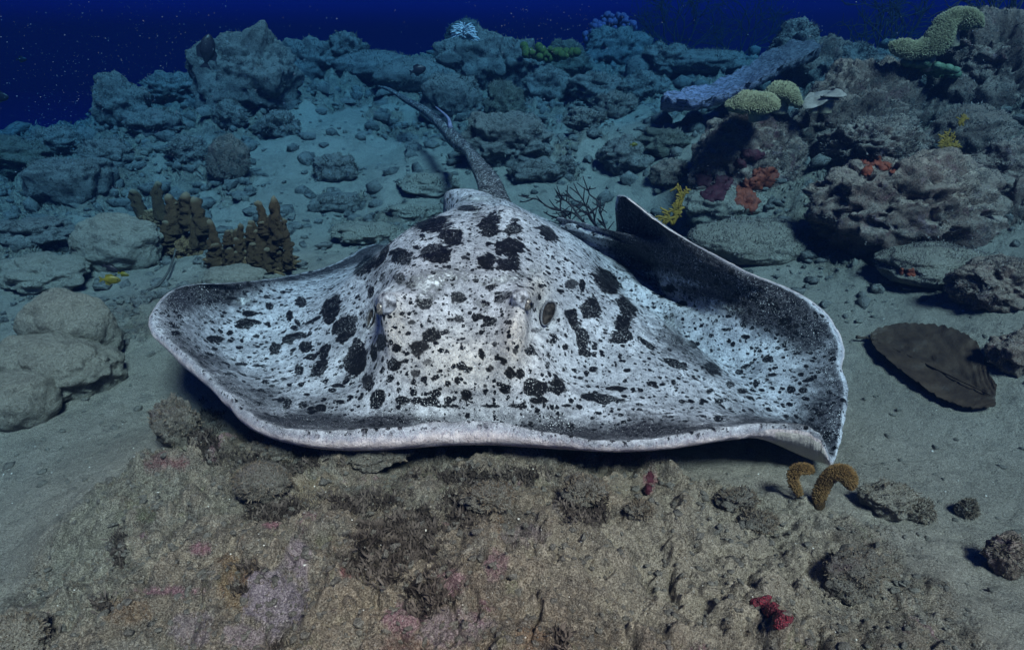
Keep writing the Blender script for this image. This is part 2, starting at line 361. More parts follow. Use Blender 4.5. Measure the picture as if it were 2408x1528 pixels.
TINTS = [ (1650,1330,420,170,(.42,.36,.265),.8),(1850,1180,150,60,(.42,.37,.28),.75),(1500,1160,260,60,(.38,.30,.205),.7),(200,1250,110,200,(.31,.30,.225),.75),(330,1110,90,70,(.30,.285,.21),.7),(760,1440,60,60,(.33,.27,.19),.6),  # px, py, rx, ry, colour, strength : coralline crusts, sponge stains and algae on the foreground reef
 (650,1410,70,75,(.36,.29,.37),.9),(575,1500,60,40,(.34,.25,.31),.8),(700,1300,30,55,(.38,.28,.36),.8),(380,1085,60,22,(.22,.04,.06),.8),
 (470,1290,22,14,(.40,.14,.20),.9),(640,1235,35,12,(.40,.12,.19),.9),(400,1390,70,16,(.42,.16,.24),.8),(560,1370,50,60,(.26,.14,.03),.7),
 (300,1440,60,40,(.27,.15,.07),.7),(820,1345,24,12,(.42,.10,.12),.95),(950,1450,50,40,(.34,.13,.22),.7),(1170,1330,30,40,(.36,.13,.24),.5),
 (1060,1370,40,30,(.32,.11,.22),.6),(340,1210,25,20,(.11,.14,.04),.8),(180,1300,60,90,(.25,.26,.15),.6),(250,1130,90,60,(.24,.24,.15),.5),
 (860,1400,70,55,(.36,.28,.19),.8),(1080,1480,90,50,(.36,.26,.33),.7),(450,1480,60,40,(.36,.27,.34),.6),(1240,1260,60,30,(.30,.22,.28),.5),(1020,1180,80,30,(.36,.33,.26),.6),(520,1190,70,40,(.37,.34,.26),.6),(1300,1390,60,50,(.38,.32,.24),.6),(760,1240,60,30,(.32,.30,.25),.6),(300,1530,80,40,(.38,.34,.28),.6),(1530,1130,18,30,(.30,.06,.09),.8),(1470,1075,60,14,(.28,.08,.07),.6),(1720,1170,40,14,(.16,.09,.06),.7),
 (960,1520,70,30,(.30,.14,.12),.5),(1250,1500,40,30,(.30,.14,.05),.5),(1680,1380,40,30,(.25,.15,.08),.4),(1800,1380,60,60,(.31,.29,.23),.5),
 (620,1150,50,30,(.24,.235,.20),.7),(890,1060,70,30,(.22,.23,.18),.8),(1350,1180,60,40,(.15,.14,.17),.6),(740,1150,60,40,(.30,.20,.08),.4),
 (1580,1230,90,50,(.30,.26,.18),.5),(1900,1230,60,40,(.30,.29,.24),.4)]
for (a, b, rx, ry, c, s) in TINTS:
    d = np.hypot((ppx - a) / rx, (ppy - b) / ry) + wob + wob2; f = sstep(d, 1.1, .75) * s * (gy < 3) * (gy > .3)
    tint = tint * (1 - (f > tm)[:, None]) + np.array(c) * 1.35 * (f > tm)[:, None]; tm = np.maximum(tm, f)
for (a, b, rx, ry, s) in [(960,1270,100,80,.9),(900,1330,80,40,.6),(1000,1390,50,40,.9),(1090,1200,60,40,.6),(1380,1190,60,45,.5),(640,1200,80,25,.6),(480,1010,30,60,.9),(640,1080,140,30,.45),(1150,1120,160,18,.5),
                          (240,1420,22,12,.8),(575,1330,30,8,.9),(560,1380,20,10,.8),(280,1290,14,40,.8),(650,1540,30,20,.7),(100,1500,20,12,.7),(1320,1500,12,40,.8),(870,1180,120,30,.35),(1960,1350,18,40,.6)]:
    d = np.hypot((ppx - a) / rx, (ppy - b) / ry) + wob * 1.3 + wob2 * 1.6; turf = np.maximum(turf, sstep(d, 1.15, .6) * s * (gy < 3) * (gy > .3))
GPz = GP.copy()
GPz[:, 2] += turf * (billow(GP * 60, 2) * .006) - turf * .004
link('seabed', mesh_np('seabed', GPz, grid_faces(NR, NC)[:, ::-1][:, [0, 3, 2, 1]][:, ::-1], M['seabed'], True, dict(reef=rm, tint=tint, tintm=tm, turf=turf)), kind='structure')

def hit(px, py, y0=.5, y1=14):
    """where the sight line through a measured point meets the seabed"""
    Y = np.linspace(y0, y1, 1400); dx, cy, cz = coef(px, py); t = Y / cy
    P = np.stack([dx * t, Y, CAMZ + cz * t], 1); g = ground_z(P[:, 0], P[:, 1], False); b = np.nonzero(P[:, 2] < g)[0]
    i = b[0] if len(b) else len(Y) - 1
    return np.array([P[i, 0], P[i, 1], g[i]])

# water body: far things fade into it
haze_mat = bpy.data.materials.new('sea_water_haze'); haze_mat.use_nodes = True; ht = haze_mat.node_tree
for n_ in list(ht.nodes):
    if n_.type != 'OUTPUT_MATERIAL': ht.nodes.remove(n_)
pv = ht.nodes.new('ShaderNodeVolumePrincipled'); pv.inputs['Color'].default_value = (.0013, .0062, .0175, 1)
pv.inputs['Absorption Color'].default_value = (.035, .47, .84, 1)
pv.inputs['Density'].default_value = .60; pv.inputs['Anisotropy'].default_value = .3
ht.links.new(pv.outputs[0], [n_ for n_ in ht.nodes if n_.type == 'OUTPUT_MATERIAL'][0].inputs['Volume'])
hv = np.array([(x, y, z) for z in (-4.2, 2.18) for x, y in ((-70, -8), (70, -8), (70, 70), (-70, 70))], float)
hf = np.array([[0, 3, 2, 1], [4, 5, 6, 7], [0, 1, 5, 4], [1, 2, 6, 5], [2, 3, 7, 6], [3, 0, 4, 7]])
link('haze', mesh_np('haze', hv, hf, haze_mat, False), kind='stuff')
#PART2

# ------------------------------------------------------------------ the stingray
CXR, CYR, RXR, RYR = -.04, 2.30, 1.13, .88
def zc(px, py, z=None, Y=None): return at_z(px, py, z) if z is not None else at_y(px, py, Y)
def fl(P): return (P[0] - CXR) / RXR, (P[1] - CYR) / RYR
# margin stations: angle (None = from plan), crest (px,py,z), outer lower edge (px,py,z)
ST = [
 (None,(1150,988,.25),(1150,1046,.185)), (None,(1260,1010,.25),(1260,1053,.185)), (None,(1350,1026,.245),(1350,1058,.185)), (None,(1450,1035,.24),(1450,1062,.18)),
 (None,(1560,1028,.24),(1560,1056,.18)), (None,(1660,1010,.24),(1660,1042,.175)), (-55,(1770,1001,.235),(1775,1028,.165)), (-48,(1840,994,.23),(1842,1052,.10)),
 (-41,(1900,1004,.21),(1893,1076,.055)), (-34,(1938,1036,.16),(1932,1087,.04)), (-28,(1956,1082,.075),(1952,1092,.04)),
 (-19,(1972,1025,.095),(1975,1030,.08)), (-10,(1984,955,.125),(1987,958,.112)), (-3,(1982,895,.15),(1985,898,.135)), (3,(1968,862,.175),(1972,862,.16)), (9,(1973,830,.195),(1977,830,.18)),
 (17,(1962,785,.235),(1966,784,.22)), (24,(1932,738,.285),(1936,737,.27)), (31,(1888,703,.33),(1891,701,.315)), (38,(1830,673,.375),(1832,671,.36)), (46,(1740,640,.415),(1742,637,.40)),
 (54,(1650,588,.455),(1652,585,.44)), (61,(1560,532,.50),(1563,529,.485)), (67,(1490,478,.54),(1493,475,.53)), (71,(1455,453,.555),(1455,450,.545)),
 (75,(1455,505,.46),(1453,505,.45)), (79,(1450,556,.35),(1449,556,.34)), (84,(1395,563,.30),(1394,561,.29))]
ST3 = [(91,(.17,3.20,.26)), (98,(-.05,3.28,.27)), (108,(-.30,3.22,.24)), (119,(-.50,3.07,.24))]
ST2 = [(130,(875,577,.27),(873,575,.26)), (141,(792,624,.24),(791,622,.23)), (151,(700,646,.235),(699,644,.225)), (160,(610,661,.29),(609,659,.28)), (167,(520,668,.33),(520,666,.32)), (173,(441,671,.355),(440,669,.345)),
 (179,(395,692,.365),(392,691,.35)), (185,(360,742,.355),(355,743,.335)), (191,(365,768,.345),(366,786,.30)), (198,(402,805,.32),(402,825,.27)), (205,(442,838,.30),(436,866,.245)), (212,(476,872,.285),(500,915,.225)), (220,(542,932,.265),(545,966,.205)),
 (228,(595,982,.25),(588,1006,.19)), (235,(655,1004,.25),(650,1035,.185)), (241,(725,1013,.25),(722,1052,.185)), (251,(850,1008,.25),(850,1060,.185)), (260,(980,1000,.25),(980,1053,.185)), (265,(1060,989,.255),(1060,1047,.185))]
stn = []
for a, c, l in ST:
    C_, L_ = at_z(*c), at_z(*l)
    if a is None: u, v = fl(C_); a = math.degrees(math.atan2(v, u))
    stn.append((a, C_, L_))
for a, c in ST3: C_ = np.array(c, float); stn.append((a, C_, C_ + np.array([0, .008, -.012])))
for a, c, l in ST2: stn.append((a, at_z(*c), at_z(*l)))
stn.sort(key=lambda s: s[0])
for i in range(1, len(stn)):
    if stn[i][0] - stn[i - 1][0] < 1.5: stn[i] = (stn[i - 1][0] + 1.5, stn[i][1], stn[i][2])
angs = np.array([s[0] for s in stn]); CR = np.array([s[1] for s in stn]); LO = np.array([s[2] for s in stn])
NTH = 860
def periodic(A, V, th):
    """pchip-like smooth periodic interpolation of V at angles A"""
    A3 = np.concatenate([A - 360, A, A + 360]); V3 = np.concatenate([V, V, V])
    h = np.diff(A3)[:, None]; d = np.diff(V3, axis=0) / h; m = np.zeros_like(V3)
    m[1:-1] = (d[:-1] * h[1:] + d[1:] * h[:-1]) / (h[1:] + h[:-1])
    i = np.clip(np.searchsorted(A3, th, side='right') - 1, 0, len(A3) - 2); H = (A3[i + 1] - A3[i])[:, None]; t = ((th - A3[i])[:, None]) / H
    return (2*t**3-3*t**2+1)*V3[i] + (t**3-2*t**2+t)*H*m[i] + (-2*t**3+3*t**2)*V3[i+1] + (t**3-t**2)*H*m[i+1]
# interior points of the back: (px,py,z) on the plan, or (r, angle, px,py,z) where the wing is folded
INP = [(1150,962,.215),(1000,975,.205),(850,985,.20),(720,985,.195),(1300,985,.195),(1400,1005,.19),
 (1100,930,.245),(900,940,.22),(1300,945,.23),(1450,960,.205),(780,935,.195),
 (1100,850,.33),(1100,780,.385),(960,850,.32),(1210,850,.33),(950,780,.38),(1220,790,.385),(1300,850,.28),(1320,760,.34),(1280,680,.41),
 (1070,715,.43),(920,715,.43),(1220,715,.435),(1070,640,.485),(950,640,.47),(1200,630,.485),(1100,560,.53),(980,570,.51),(1220,550,.52),(1130,500,.55),(1165,466,.525),(1040,505,.53),(1255,508,.515),(1000,517,.515),(945,552,.455),(1085,478,.515),
 (905,585,.45),(870,650,.38),(860,720,.33),(870,800,.28),(860,880,.225),(1330,580,.43),(1380,650,.37),(1400,730,.32),(1400,820,.265),(1380,900,.22),
 (780,760,.26),(800,840,.22),(700,790,.205),(600,740,.225),(520,740,.25),(620,830,.175),(500,800,.225),(560,870,.19),(650,930,.175),(750,890,.19),(600,700,.25),(700,700,.245),(500,700,.29),(780,680,.26),
 (1480,790,.265),(1550,860,.215),(1480,880,.22),(1580,930,.19),(1520,720,.235),(1460,650,.28),(1680,950,.165),(1620,900,.185),(1740,975,.15)]
INF = [(.50,64,1500,640,.21),(.50,46,1555,715,.165),(.52,26,1610,790,.135),(.57,6,1690,865,.115),(.66,-10,1770,920,.10),(.78,-22,1850,965,.09),(.89,-30,1905,1005,.08),
 (.82,71,1490,555,.40),(.66,66,1500,605,.29),(.74,55,1590,640,.33),(.62,54,1560,670,.24),(.76,44,1690,690,.30),(.63,40,1640,730,.21),(.82,34,1790,722,.295),(.68,30,1720,780,.19),(.86,21,1885,790,.205),(.72,19,1780,810,.155),(.72,8,1800,860,.13),(.87,6,1910,850,.16),(.82,-5,1860,910,.115),(.90,-10,1930,950,.115),(.90,-17,1935,1000,.095),(.60,72,1440,610,.27),
 (.78,80,1425,585,.285),(.93,-36,1915,1030,.10)]
FX, FY = [], []
for c in INP:
    P = at_z(*c); FX.append(fl(P)); FY.append(P)
for r_, a_, x_, y_, z_ in INF:
    FX.append((r_ * math.cos(R(a_)), r_ * math.sin(R(a_)))); FY.append(at_z(x_, y_, z_))
for X_ in [(.0,2.98,.48),(-.28,2.95,.44),(.22,2.95,.42),(-.48,2.78,.36),(-.1,3.15,.38)]:
    FX.append(fl(X_)); FY.append(np.array(X_))
thd = np.linspace(-90, 270, 140, endpoint=False); cd = periodic(angs, CR, thd)
for t_, p_ in zip(thd, cd): FX.append((math.cos(R(t_)), math.sin(R(t_)))); FY.append(p_)
rt = TPS(np.array(FX), np.array(FY), 4e-5)
NRR = 290
rr = np.linspace(0, 1, NRR) ** .8; th = np.linspace(-90, 270, NTH, endpoint=False)
RR, TH = np.meshgrid(rr, th, indexing='ij'); rv, tv = RR.ravel(), np.radians(TH.ravel())
top = rt(np.stack([rv * np.cos(tv), rv * np.sin(tv)], 1))
# pin the last ring exactly on the crest
crest = periodic(angs, CR, th); low = periodic(angs, LO, th)
gk = np.exp(-.5 * (np.arange(-15, 16) / 4.5) ** 2); gk /= gk.sum()
crest = sum(k_ * np.roll(crest, i_ - 15, 0) for i_, k_ in enumerate(gk)); low = sum(k_ * np.roll(low, i_ - 15, 0) for i_, k_ in enumerate(gk))
T3 = top.reshape(NRR, NTH, 3); dlt = crest - T3[-1]
T3 += dlt[None] * (sstep(rr, .93, 1.0) ** 1)[:, None, None]
def surf_normals(G):
    du = np.gradient(G, axis=0); dv = np.roll(G, -1, 1) - np.roll(G, 1, 1); n = np.cross(dv, du); n /= np.linalg.norm(n, axis=2, keepdims=True) + 1e-12
    n[0] = n[1].mean(0) / np.linalg.norm(n[1].mean(0)); return n
N3 = surf_normals(T3)
if N3[100, :, 2].mean() < 0: N3 = -N3
p3x, p3y = proj(T3)
def dome(px, py, rx, ry, rot=0):
    a = R(rot); dx, dy = p3x - px, p3y - py; X_ = dx * math.cos(a) + dy * math.sin(a); Y_ = -dx * math.sin(a) + dy * math.cos(a)
    return np.exp(-((X_ / rx) ** 2 + (Y_ / ry) ** 2))
def dome4(*a): return np.exp(-(np.log(1 / np.maximum(dome(*a), 1e-12))) ** 2)
front = (N3 @ np.array([0, -1, .6]) > -.2)
def push(d, amp, dirv=None):
    global T3
    T3 = T3 + (d * amp)[..., None] * (N3 if dirv is None else np.array(dirv))
# eye turrets, spiracle hollows, head creases
push(dome(1218, 722, 26, 34), .050, (.22, -.45, .85)); push(dome(1206, 775, 26, 66, 4), .030); push(dome(1196, 850, 24, 60, 4), .012)
push(dome(914, 728, 26, 36), .048, (-.3, -.4, .85)); push(dome(930, 785, 26, 66, -4), .028)
push(dome4(1281, 742, 30, 42, -25), -.034); push(dome(1262, 676, 26, 30), .016); push(dome(1312, 738, 12, 36, -22), .018); push(dome(1252, 800, 20, 40), -.018)
push(dome4(880, 748, 18, 32, 15), -.016); push(dome(868, 830, 22, 80, 10), -.010); push(dome(1065, 760, 90, 60), -.014)
push(dome(1064, 905, 160, 18), .010); push(dome(1480, 690, 14, 150, -38), -.012); push(dome(1380, 620, 14, 90, -38), .008)
push(dome(1070, 650, 150, 9, 1), .010); push(dome(1075, 676, 150, 16), -.008)
push(dome(1135, 530, 10, 60), .010); push(dome(1160, 520, 10, 50), -.006)
N3 = surf_normals(T3)
if N3[100, :, 2].mean() < 0: N3 = -N3
tf = T3.reshape(-1, 3)
wr = fbm(tf * np.array([7., 7, 7]), 3) * .0045 + np.abs(perlin(tf * np.array([9., 30, 30]))) * .0022 + fbm(tf * 22, 3) * .0012
edge = sstep(RR, .80, 1.0)
rad_w = np.sin(np.radians(TH) * 46 + fbm(tf * 5, 2).reshape(RR.shape) * 5) * .0016 * edge    # fine folds running to the margin
fold = sstep(np.abs(np.hypot(p3x - 1600, (p3y - 700) * 2)), 330, 60)
rad_w = rad_w + fold * np.abs(perlin((tf * np.array([14, 14, 40])))).reshape(RR.shape) * .008
T3 = T3 + (wr.reshape(RR.shape) + rad_w)[..., None] * N3
p3x, p3y = proj(T3)
# pale rolled edge below the crest
NB = 22; s_ = np.linspace(0, 1, NB + 1)[1:]
crest = T3[-1]; outw = crest - T3[-12]; outw[:, 2] = 0; outw /= np.linalg.norm(outw, axis=1)[:, None] + 1e-9
hgt = np.linalg.norm(low - crest, axis=1)
lumpy = 1 + .10 * fbm(np.stack([th * .11, th * 0, th * 0], 1), 3)
band = np.stack([crest * (1 - s) + low * s + outw * (np.sin(s * np.pi) * np.minimum(hgt, .075) * .30 * lumpy)[:, None] for s in s_])
bn = fbm(band.reshape(-1, 3) * 16, 3).reshape(band.shape[:2]) * .0035 + np.sin(np.radians(th) * 260 + fbm(band.reshape(-1, 3) * 9, 2).reshape(band.shape[:2]) * 4) * .0006
band = band + outw[None] * (bn * np.sin(s_ * np.pi)[:, None])[..., None]
# underside: from the lower edge inward, keeping below the back
NU = 60; uu = np.linspace(0, 1, NU + 1)[1:]; und = []
for u in uu:
    r_ = 1 - u * .98; k = r_ * (NRR - 1)
    i = np.clip(np.searchsorted(rr, r_) , 1, NRR - 1); src = T3[i]
    th_ = .012 + .16 * sstep(u, .15, .9); tgt = src - N3[i] * (.014 + .02 * u) - np.array([0, 0, 1]) * (th_ * u + .022 * sstep(u, 0, .06))
    b = sstep(u, 0, .10); und.append(low * (1 - b) + tgt * b if u < .1 else tgt)
und = np.array(und)
SH = np.concatenate([T3, band, und]); nrow = len(SH)
bodyV = SH.reshape(-1, 3)
bf = grid_faces(nrow, NTH, True)
bw = sstep(hgt, .022, .045); edge_r = np.where((th > 68) & (th < 176), 0.0, 1.0); und_r = np.full((NU, NTH), 2.0); und_r *= np.where((th > 40) & (th < 176), 0.0, 1.0)[None]
scroll = sstep(np.abs(th + 42), 12, 7)
part_id = np.concatenate([np.zeros(NRR * NTH), (s_[:, None] * np.maximum(bw, .25)[None] * edge_r[None] * (1 - scroll[None]) + scroll[None] * sstep(s_, .10, .30)[:, None] * 2).ravel(), und_r.ravel()])
bx_, by_ = proj(bodyV)
# blotches measured on the photo, in 2500-wide source pixels
BL = []
def Z5(l): BL.extend([(800 + a / 2.182, 450 + b / 2.182, c / 2.182, d / 2.182, *(r[:] or (0, 1))) for a, b, c, d, *r in l])
def Z4(l): BL.extend([(a / 2.829, 500 + b / 2.829, c / 2.829, d / 2.829, *(r[:] or (0, 1))) for a, b, c, d, *r in l])
def Z6(l): BL.extend([(1600 + a / 2.351, 500 + b / 2.351, c / 2.351, d / 2.351, *(r[:] or (0, 1))) for a, b, c, d, *r in l])
Z5([(655,275,72,52),(560,210,112,46,-10,1),(745,128,62,20),(575,368,92,54),(395,385,70,48,10,1),(860,200,72,40,-25,1),(995,235,52,42),(870,242,55,42),(970,335,88,58),(960,425,78,42),(845,415,60,45),(1175,262,66,34,40,1),(1000,190,30,10),(505,275,18,12),(725,390,24,14,0,.7),(470,335,20,12),(855,318,20,14),
 (690,605,42,34,0,.75),(795,705,38,18),(700,715,32,22,0,.7),(648,722,20,12,0,.6),(868,735,40,22,-20,1),(818,790,15,12),(545,800,54,42,0,.85),(485,875,56,46,-30,.8),(635,785,24,16,0,.8),(370,875,33,28),(415,940,24,18),(530,945,30,22,0,.6),(470,1005,34,28,0,.7),(455,1055,23,22),(330,1035,23,22),(565,1032,21,18),(640,1058,21,21),(690,1045,20,20),(735,1055,12,8),(600,995,14,12),(645,995,10,8),(710,965,29,25),(750,985,24,18,-30,1),(820,905,19,34),(865,980,24,24,0,.7),(905,925,22,18),(935,945,18,16),(970,1005,23,35),(1025,1010,26,28),(1000,890,20,20,0,.7),(1080,890,34,25),(892,852,15,13),(960,735,30,16,0,.8),(1105,775,26,18,0,.6),(1200,835,25,19),(1265,868,19,17),(1300,530,40,30,0,.7),
 (1405,660,62,58,0,.92),(1290,690,40,28),(1315,745,48,34,50,1),(1358,820,38,66,-15,.95),(1370,900,38,24),(1420,900,15,12),(1575,735,54,50),(1570,810,68,45),(1415,983,29,19),(1345,1030,17,10),(1595,990,21,12),(1720,1060,33,16),(1175,910,11,18),(1172,962,12,20),(1175,1003,10,12),(1130,930,8,10),(1100,1080,72,56),(1225,1070,57,46),(1125,1150,58,22),(950,1085,37,29),(910,1065,20,15),(840,1075,21,18,0,.7),(735,1125,34,29),(575,1115,37,28),(535,1158,64,26),(470,1150,31,22),(395,1150,42,24),(265,1140,42,55,25,1),(770,1160,16,10),(350,960,40,32),(245,900,22,52),(215,1050,36,46),(150,930,58,115,12,1),(105,765,50,100,30,1),(285,845,30,55,15,1),(28,650,45,75,20,1),(1460,1140,112,30,8,1),(1540,1085,60,15),(1390,1130,50,16),(1275,1178,31,10),(1440,1218,26,11),(200,435,78,42,-40,1),(345,270,92,20,-45,1),(290,385,75,22,-60,1),(1490,520,95,60,45,1),(1590,650,75,40,50,1),(1355,545,18,45),(870,545,30,16,-15,1),(290,500,18,30,0,.6),(1850,955,70,24,25,1),(1700,850,70,14,35,1),(440,535,30,22,0,.7),(520,640,45,30,0,.8),(850,640,20,14),(380,500,36,30,0,.7),(230,570,20,36),(940,600,60,25,-25,.6),(1140,540,18,12),(300,700,10,30),(60,1070,40,14),(120,1130,20,12),(640,1180,70,10),(860,1180,60,9),(1010,1180,60,14),(450,735,24,18,0,.7),(395,690,14,12),(340,640,20,25,0,.7)])
Z4([(2285,725,68,105,20,1),(2080,670,48,42),(2365,870,70,105),(1690,820,78,36),(1760,810,48,20),(1720,750,58,22),(1860,700,30,25),(1955,605,26,14),(2000,765,26,38),(2055,815,16,40,-40,1),(2160,800,70,14,-25,1),(2050,905,108,26,-5,1),(1990,935,46,32),(2110,980,48,40),(1905,990,47,46),(2030,850,26,20),(1585,885,26,22),(1535,770,17,14),(1240,770,23,17),(1165,765,13,14),(1365,600,26,9),(1362,685,17,8),(1385,640,24,8),(1495,925,76,26),(1480,995,26,15),(1655,985,30,15),(1670,940,19,15),(1215,885,30,17),(1420,815,15,10),(1850,820,21,18),(1840,950,15,12),(2145,1050,44,26,-10,1),(2245,1010,36,74,30,1),(2205,1130,50,78,40,1),(2065,1135,36,43),(1885,1135,19,12),(1940,1345,30,18),(1985,1370,30,45,20,1),(2095,1385,40,29),(2215,1400,42,30),(1800,1280,32,14),(1875,1250,22,11),(1935,1155,15,10),(2000,1245,20,13),(2075,1240,21,18),(1675,1100,52,12),(1580,1165,38,10),(1830,1220,22,16),(1945,690,17,10),(1930,640,16,12),(2150,1430,34,22),(2350,1360,36,18),(1590,645,50,12),(1840,640,30,9),(1700,600,28,8),(1760,668,22,9),(1480,668,18,7),(1550,820,16,8),(1380,855,14,7),(1370,985,30,9,20,1),(1450,1030,40,9,15,1),(1780,1110,40,9),(1960,1200,30,10),(1720,1050,20,8),(1840,1060,20,9),(2300,1280,34,18),(2120,1310,26,12)])
Z6([(690,590,26,36),(740,665,44,28,-25,1),(765,705,23,14),(810,695,20,16),(805,735,20,12),(640,720,24,14),(515,757,24,15),(320,750,15,12),(215,800,20,38,-45,1),(645,880,36,22,-15,1),(585,822,18,10),(700,820,18,10),(705,785,10,8),(365,830,13,11),(670,975,28,10),(865,925,16,12),(915,880,20,10),(575,1025,15,20),(545,998,13,10),(830,1025,15,12),(880,1005,30,14,-10,1),(780,1062,27,20),(845,1065,26,17),(995,1075,21,15),(430,1030,27,20),(505,1068,34,19),(770,1145,24,12,20,1),(750,1215,26,14,30,1),(900,1232,21,12),(940,1198,28,14),(595,1108,15,8),(545,1110,32,12,25,1),(330,940,62,36,30,1),(480,960,27,14),(520,925,32,12,-15,1),(680,940,15,8),(640,1000,13,7),(715,1075,11,9),(360,1225,30,20),(365,1125,30,18),(270,1125,19,16),(295,1128,12,12),(150,1127,24,14),(210,1165,15,8),(310,1070,24,17),(45,1030,22,11),(110,265,15,22),(95,350,13,12),(155,330,15,17),(130,375,22,11),(350,440,18,22),(470,510,22,30),(560,540,22,15),(605,590,11,9),(80,480,44,28),(150,570,38,18),(35,525,22,12),(410,715,32,10),(735,875,13,9),(430,1170,14,8),(60,1100,14,8),(90,1215,20,9),(170,1240,18,8),(420,640,20,9),(270,350,18,14),(800,560,16,10),(650,560,14,20),(700,745,14,9),(990,1150,14,10),(935,960,14,9),(950,1140,12,8),(870,1150,13,7),(500,1130,16,6)])
lu = np.zeros(len(bodyV)); wq = bodyV
w1 = fbm(wq * 26, 3); w2 = fbm(wq * 80, 2)
sx_, sy_ = bx_ * 1.0382, by_ * 1.0382
topm = np.arange(len(bodyV)) < NRR * NTH
for (a, b, rx, ry, *rs) in BL:
    rot, s = rs; s = 1.0 if s is None else s
    m = (np.abs(sx_ - a) < 2.2 * max(rx, ry)) & (np.abs(sy_ - b) < 2.2 * max(rx, ry)) & topm
    if not m.any(): continue
    an = R(rot); dx, dy = sx_[m] - a, sy_[m] - b; X_ = dx * math.cos(an) + dy * math.sin(an); Y_ = -dx * math.sin(an) + dy * math.cos(an)
    d = np.hypot(X_ / (rx * .90), Y_ / (ry * .90)) + w1[m] * .30 + w2[m] * .22
    f = sstep(d, 1.22, .84) * s; lu[m] = np.maximum(lu[m], f)
# crusty white mucus lines on the head, and skin darkness with shading painted in
def inpx(px, py, rx, ry, rot=0):
    a = R(rot); dx, dy = bx_ - px, by_ - py; X_ = dx * math.cos(a) + dy * math.sin(a); Y_ = -dx * math.sin(a) + dy * math.cos(a)
    return np.exp(-((X_ / rx) ** 2 + (Y_ / ry) ** 2))
debris_glint = inpx(1030, 655, 75, 20, -8) + inpx(1190, 655, 55, 12, -12) + inpx(1005, 690, 28, 26) * .8 + inpx(1255, 635, 16, 14) * .7 + inpx(1130, 715, 30, 8, 40) * .7 + inpx(575, 708, 18, 10) * 1.2 \
    + inpx(1600, 660, 80, 12, 12) * .8 + inpx(1690, 715, 60, 10, 18) * .9 + inpx(1580, 760, 20, 40, -30) * .7 + inpx(1540, 640, 50, 12) * .6 + inpx(1130, 468, 50, 8) + inpx(1120, 500, 10, 30) * .5  # wing patches are silvery highlights painted into the colour
tone_shade = np.ones(len(bodyV))  # darker margin skin and mottling, plus painted shade of trough, dome and wings
tone_shade -= .80 * sstep(inpx(1660, 645, 250, 75, 25), .15, .75) + .65 * inpx(1480, 540, 70, 100)
tone_shade -= .55 * inpx(1850, 770, 110, 60, 40) + .2 * inpx(1900, 980, 60, 60)
tone_shade -= .36 * edge_tone if False else 0
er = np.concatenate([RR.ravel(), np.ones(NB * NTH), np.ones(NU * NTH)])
tone_shade -= .52 * sstep(er, .72, .97) * topm * (1 - .5 * sstep(er, .985, 1.0))
tone_shade -= .25 * sstep(bodyV[:, 1], 2.6, 3.0) * topm
tone_shade += fbm(bodyV * 5, 4) * .26
tone_shade -= .50 * np.clip(inpx(470, 690, 90, 30) + inpx(640, 640, 160, 22, -8) + inpx(850, 620, 60, 60, 30) + inpx(840, 800, 40, 110, 15) * .6 + inpx(1620, 830, 200, 40, 38) + inpx(900, 985, 400, 14) * .7 + inpx(1430, 1010, 250, 16) * .7, 0, 1)
tone_shade += .25 * np.clip(inpx(1080, 800, 180, 120) + inpx(620, 790, 110, 70) + inpx(1330, 800, 120, 100) + inpx(1640, 940, 120, 50, 20) + inpx(1800, 850, 60, 30), 0, 1) * (er < .97)  # head and wing bowls painted paler, as if better lit
tone_shade = np.clip(tone_shade, 0, 1.15)
warm = np.clip(inpx(1080, 860, 170, 90) + inpx(1265, 680, 30, 40) + inpx(930, 770, 30, 60) + inpx(1215, 790, 30, 60), 0, 1)

# tail: thick root from the dome, fin fold behind the spine, whip to the left
tp = [(0.0,2.80,.40)] + [tuple(at_y(*q)) for q in [(1166,478,3.02),(1150,430,3.30),(1122,385,3.68),(1098,352,4.0),(1070,330,4.3),(1042,300,4.65),(1005,265,5.05),(955,236,5.5),(918,213,5.85),(890,203,6.1)]]
tr = [(.080,.06),(.068,.050),(.060,.046),(.044,.038),(.031,.030),(.044,.050),(.034,.042),(.027,.032),(.020,.024),(.014,.016),(.008,.008)]
tps = spline(tp, 220); trs = spline(tr, 220)
tV, tF = tube(tps, [tuple(r_) for r_ in trs], 40)
tV = tV + (billow(tV * 30, 3) * .0035)[:, None] * np.array([0, 0, 1])
nb = len(bodyV)
allV, allF = merge([(bodyV, bf), (tV, tF)])
tn = len(tV)
cat_ = lambda a, v: np.concatenate([a, np.full(tn, v)])
tb = sstep(fbm(tV * np.array([14, 14, 14]) + 3, 4), -.02, .14)
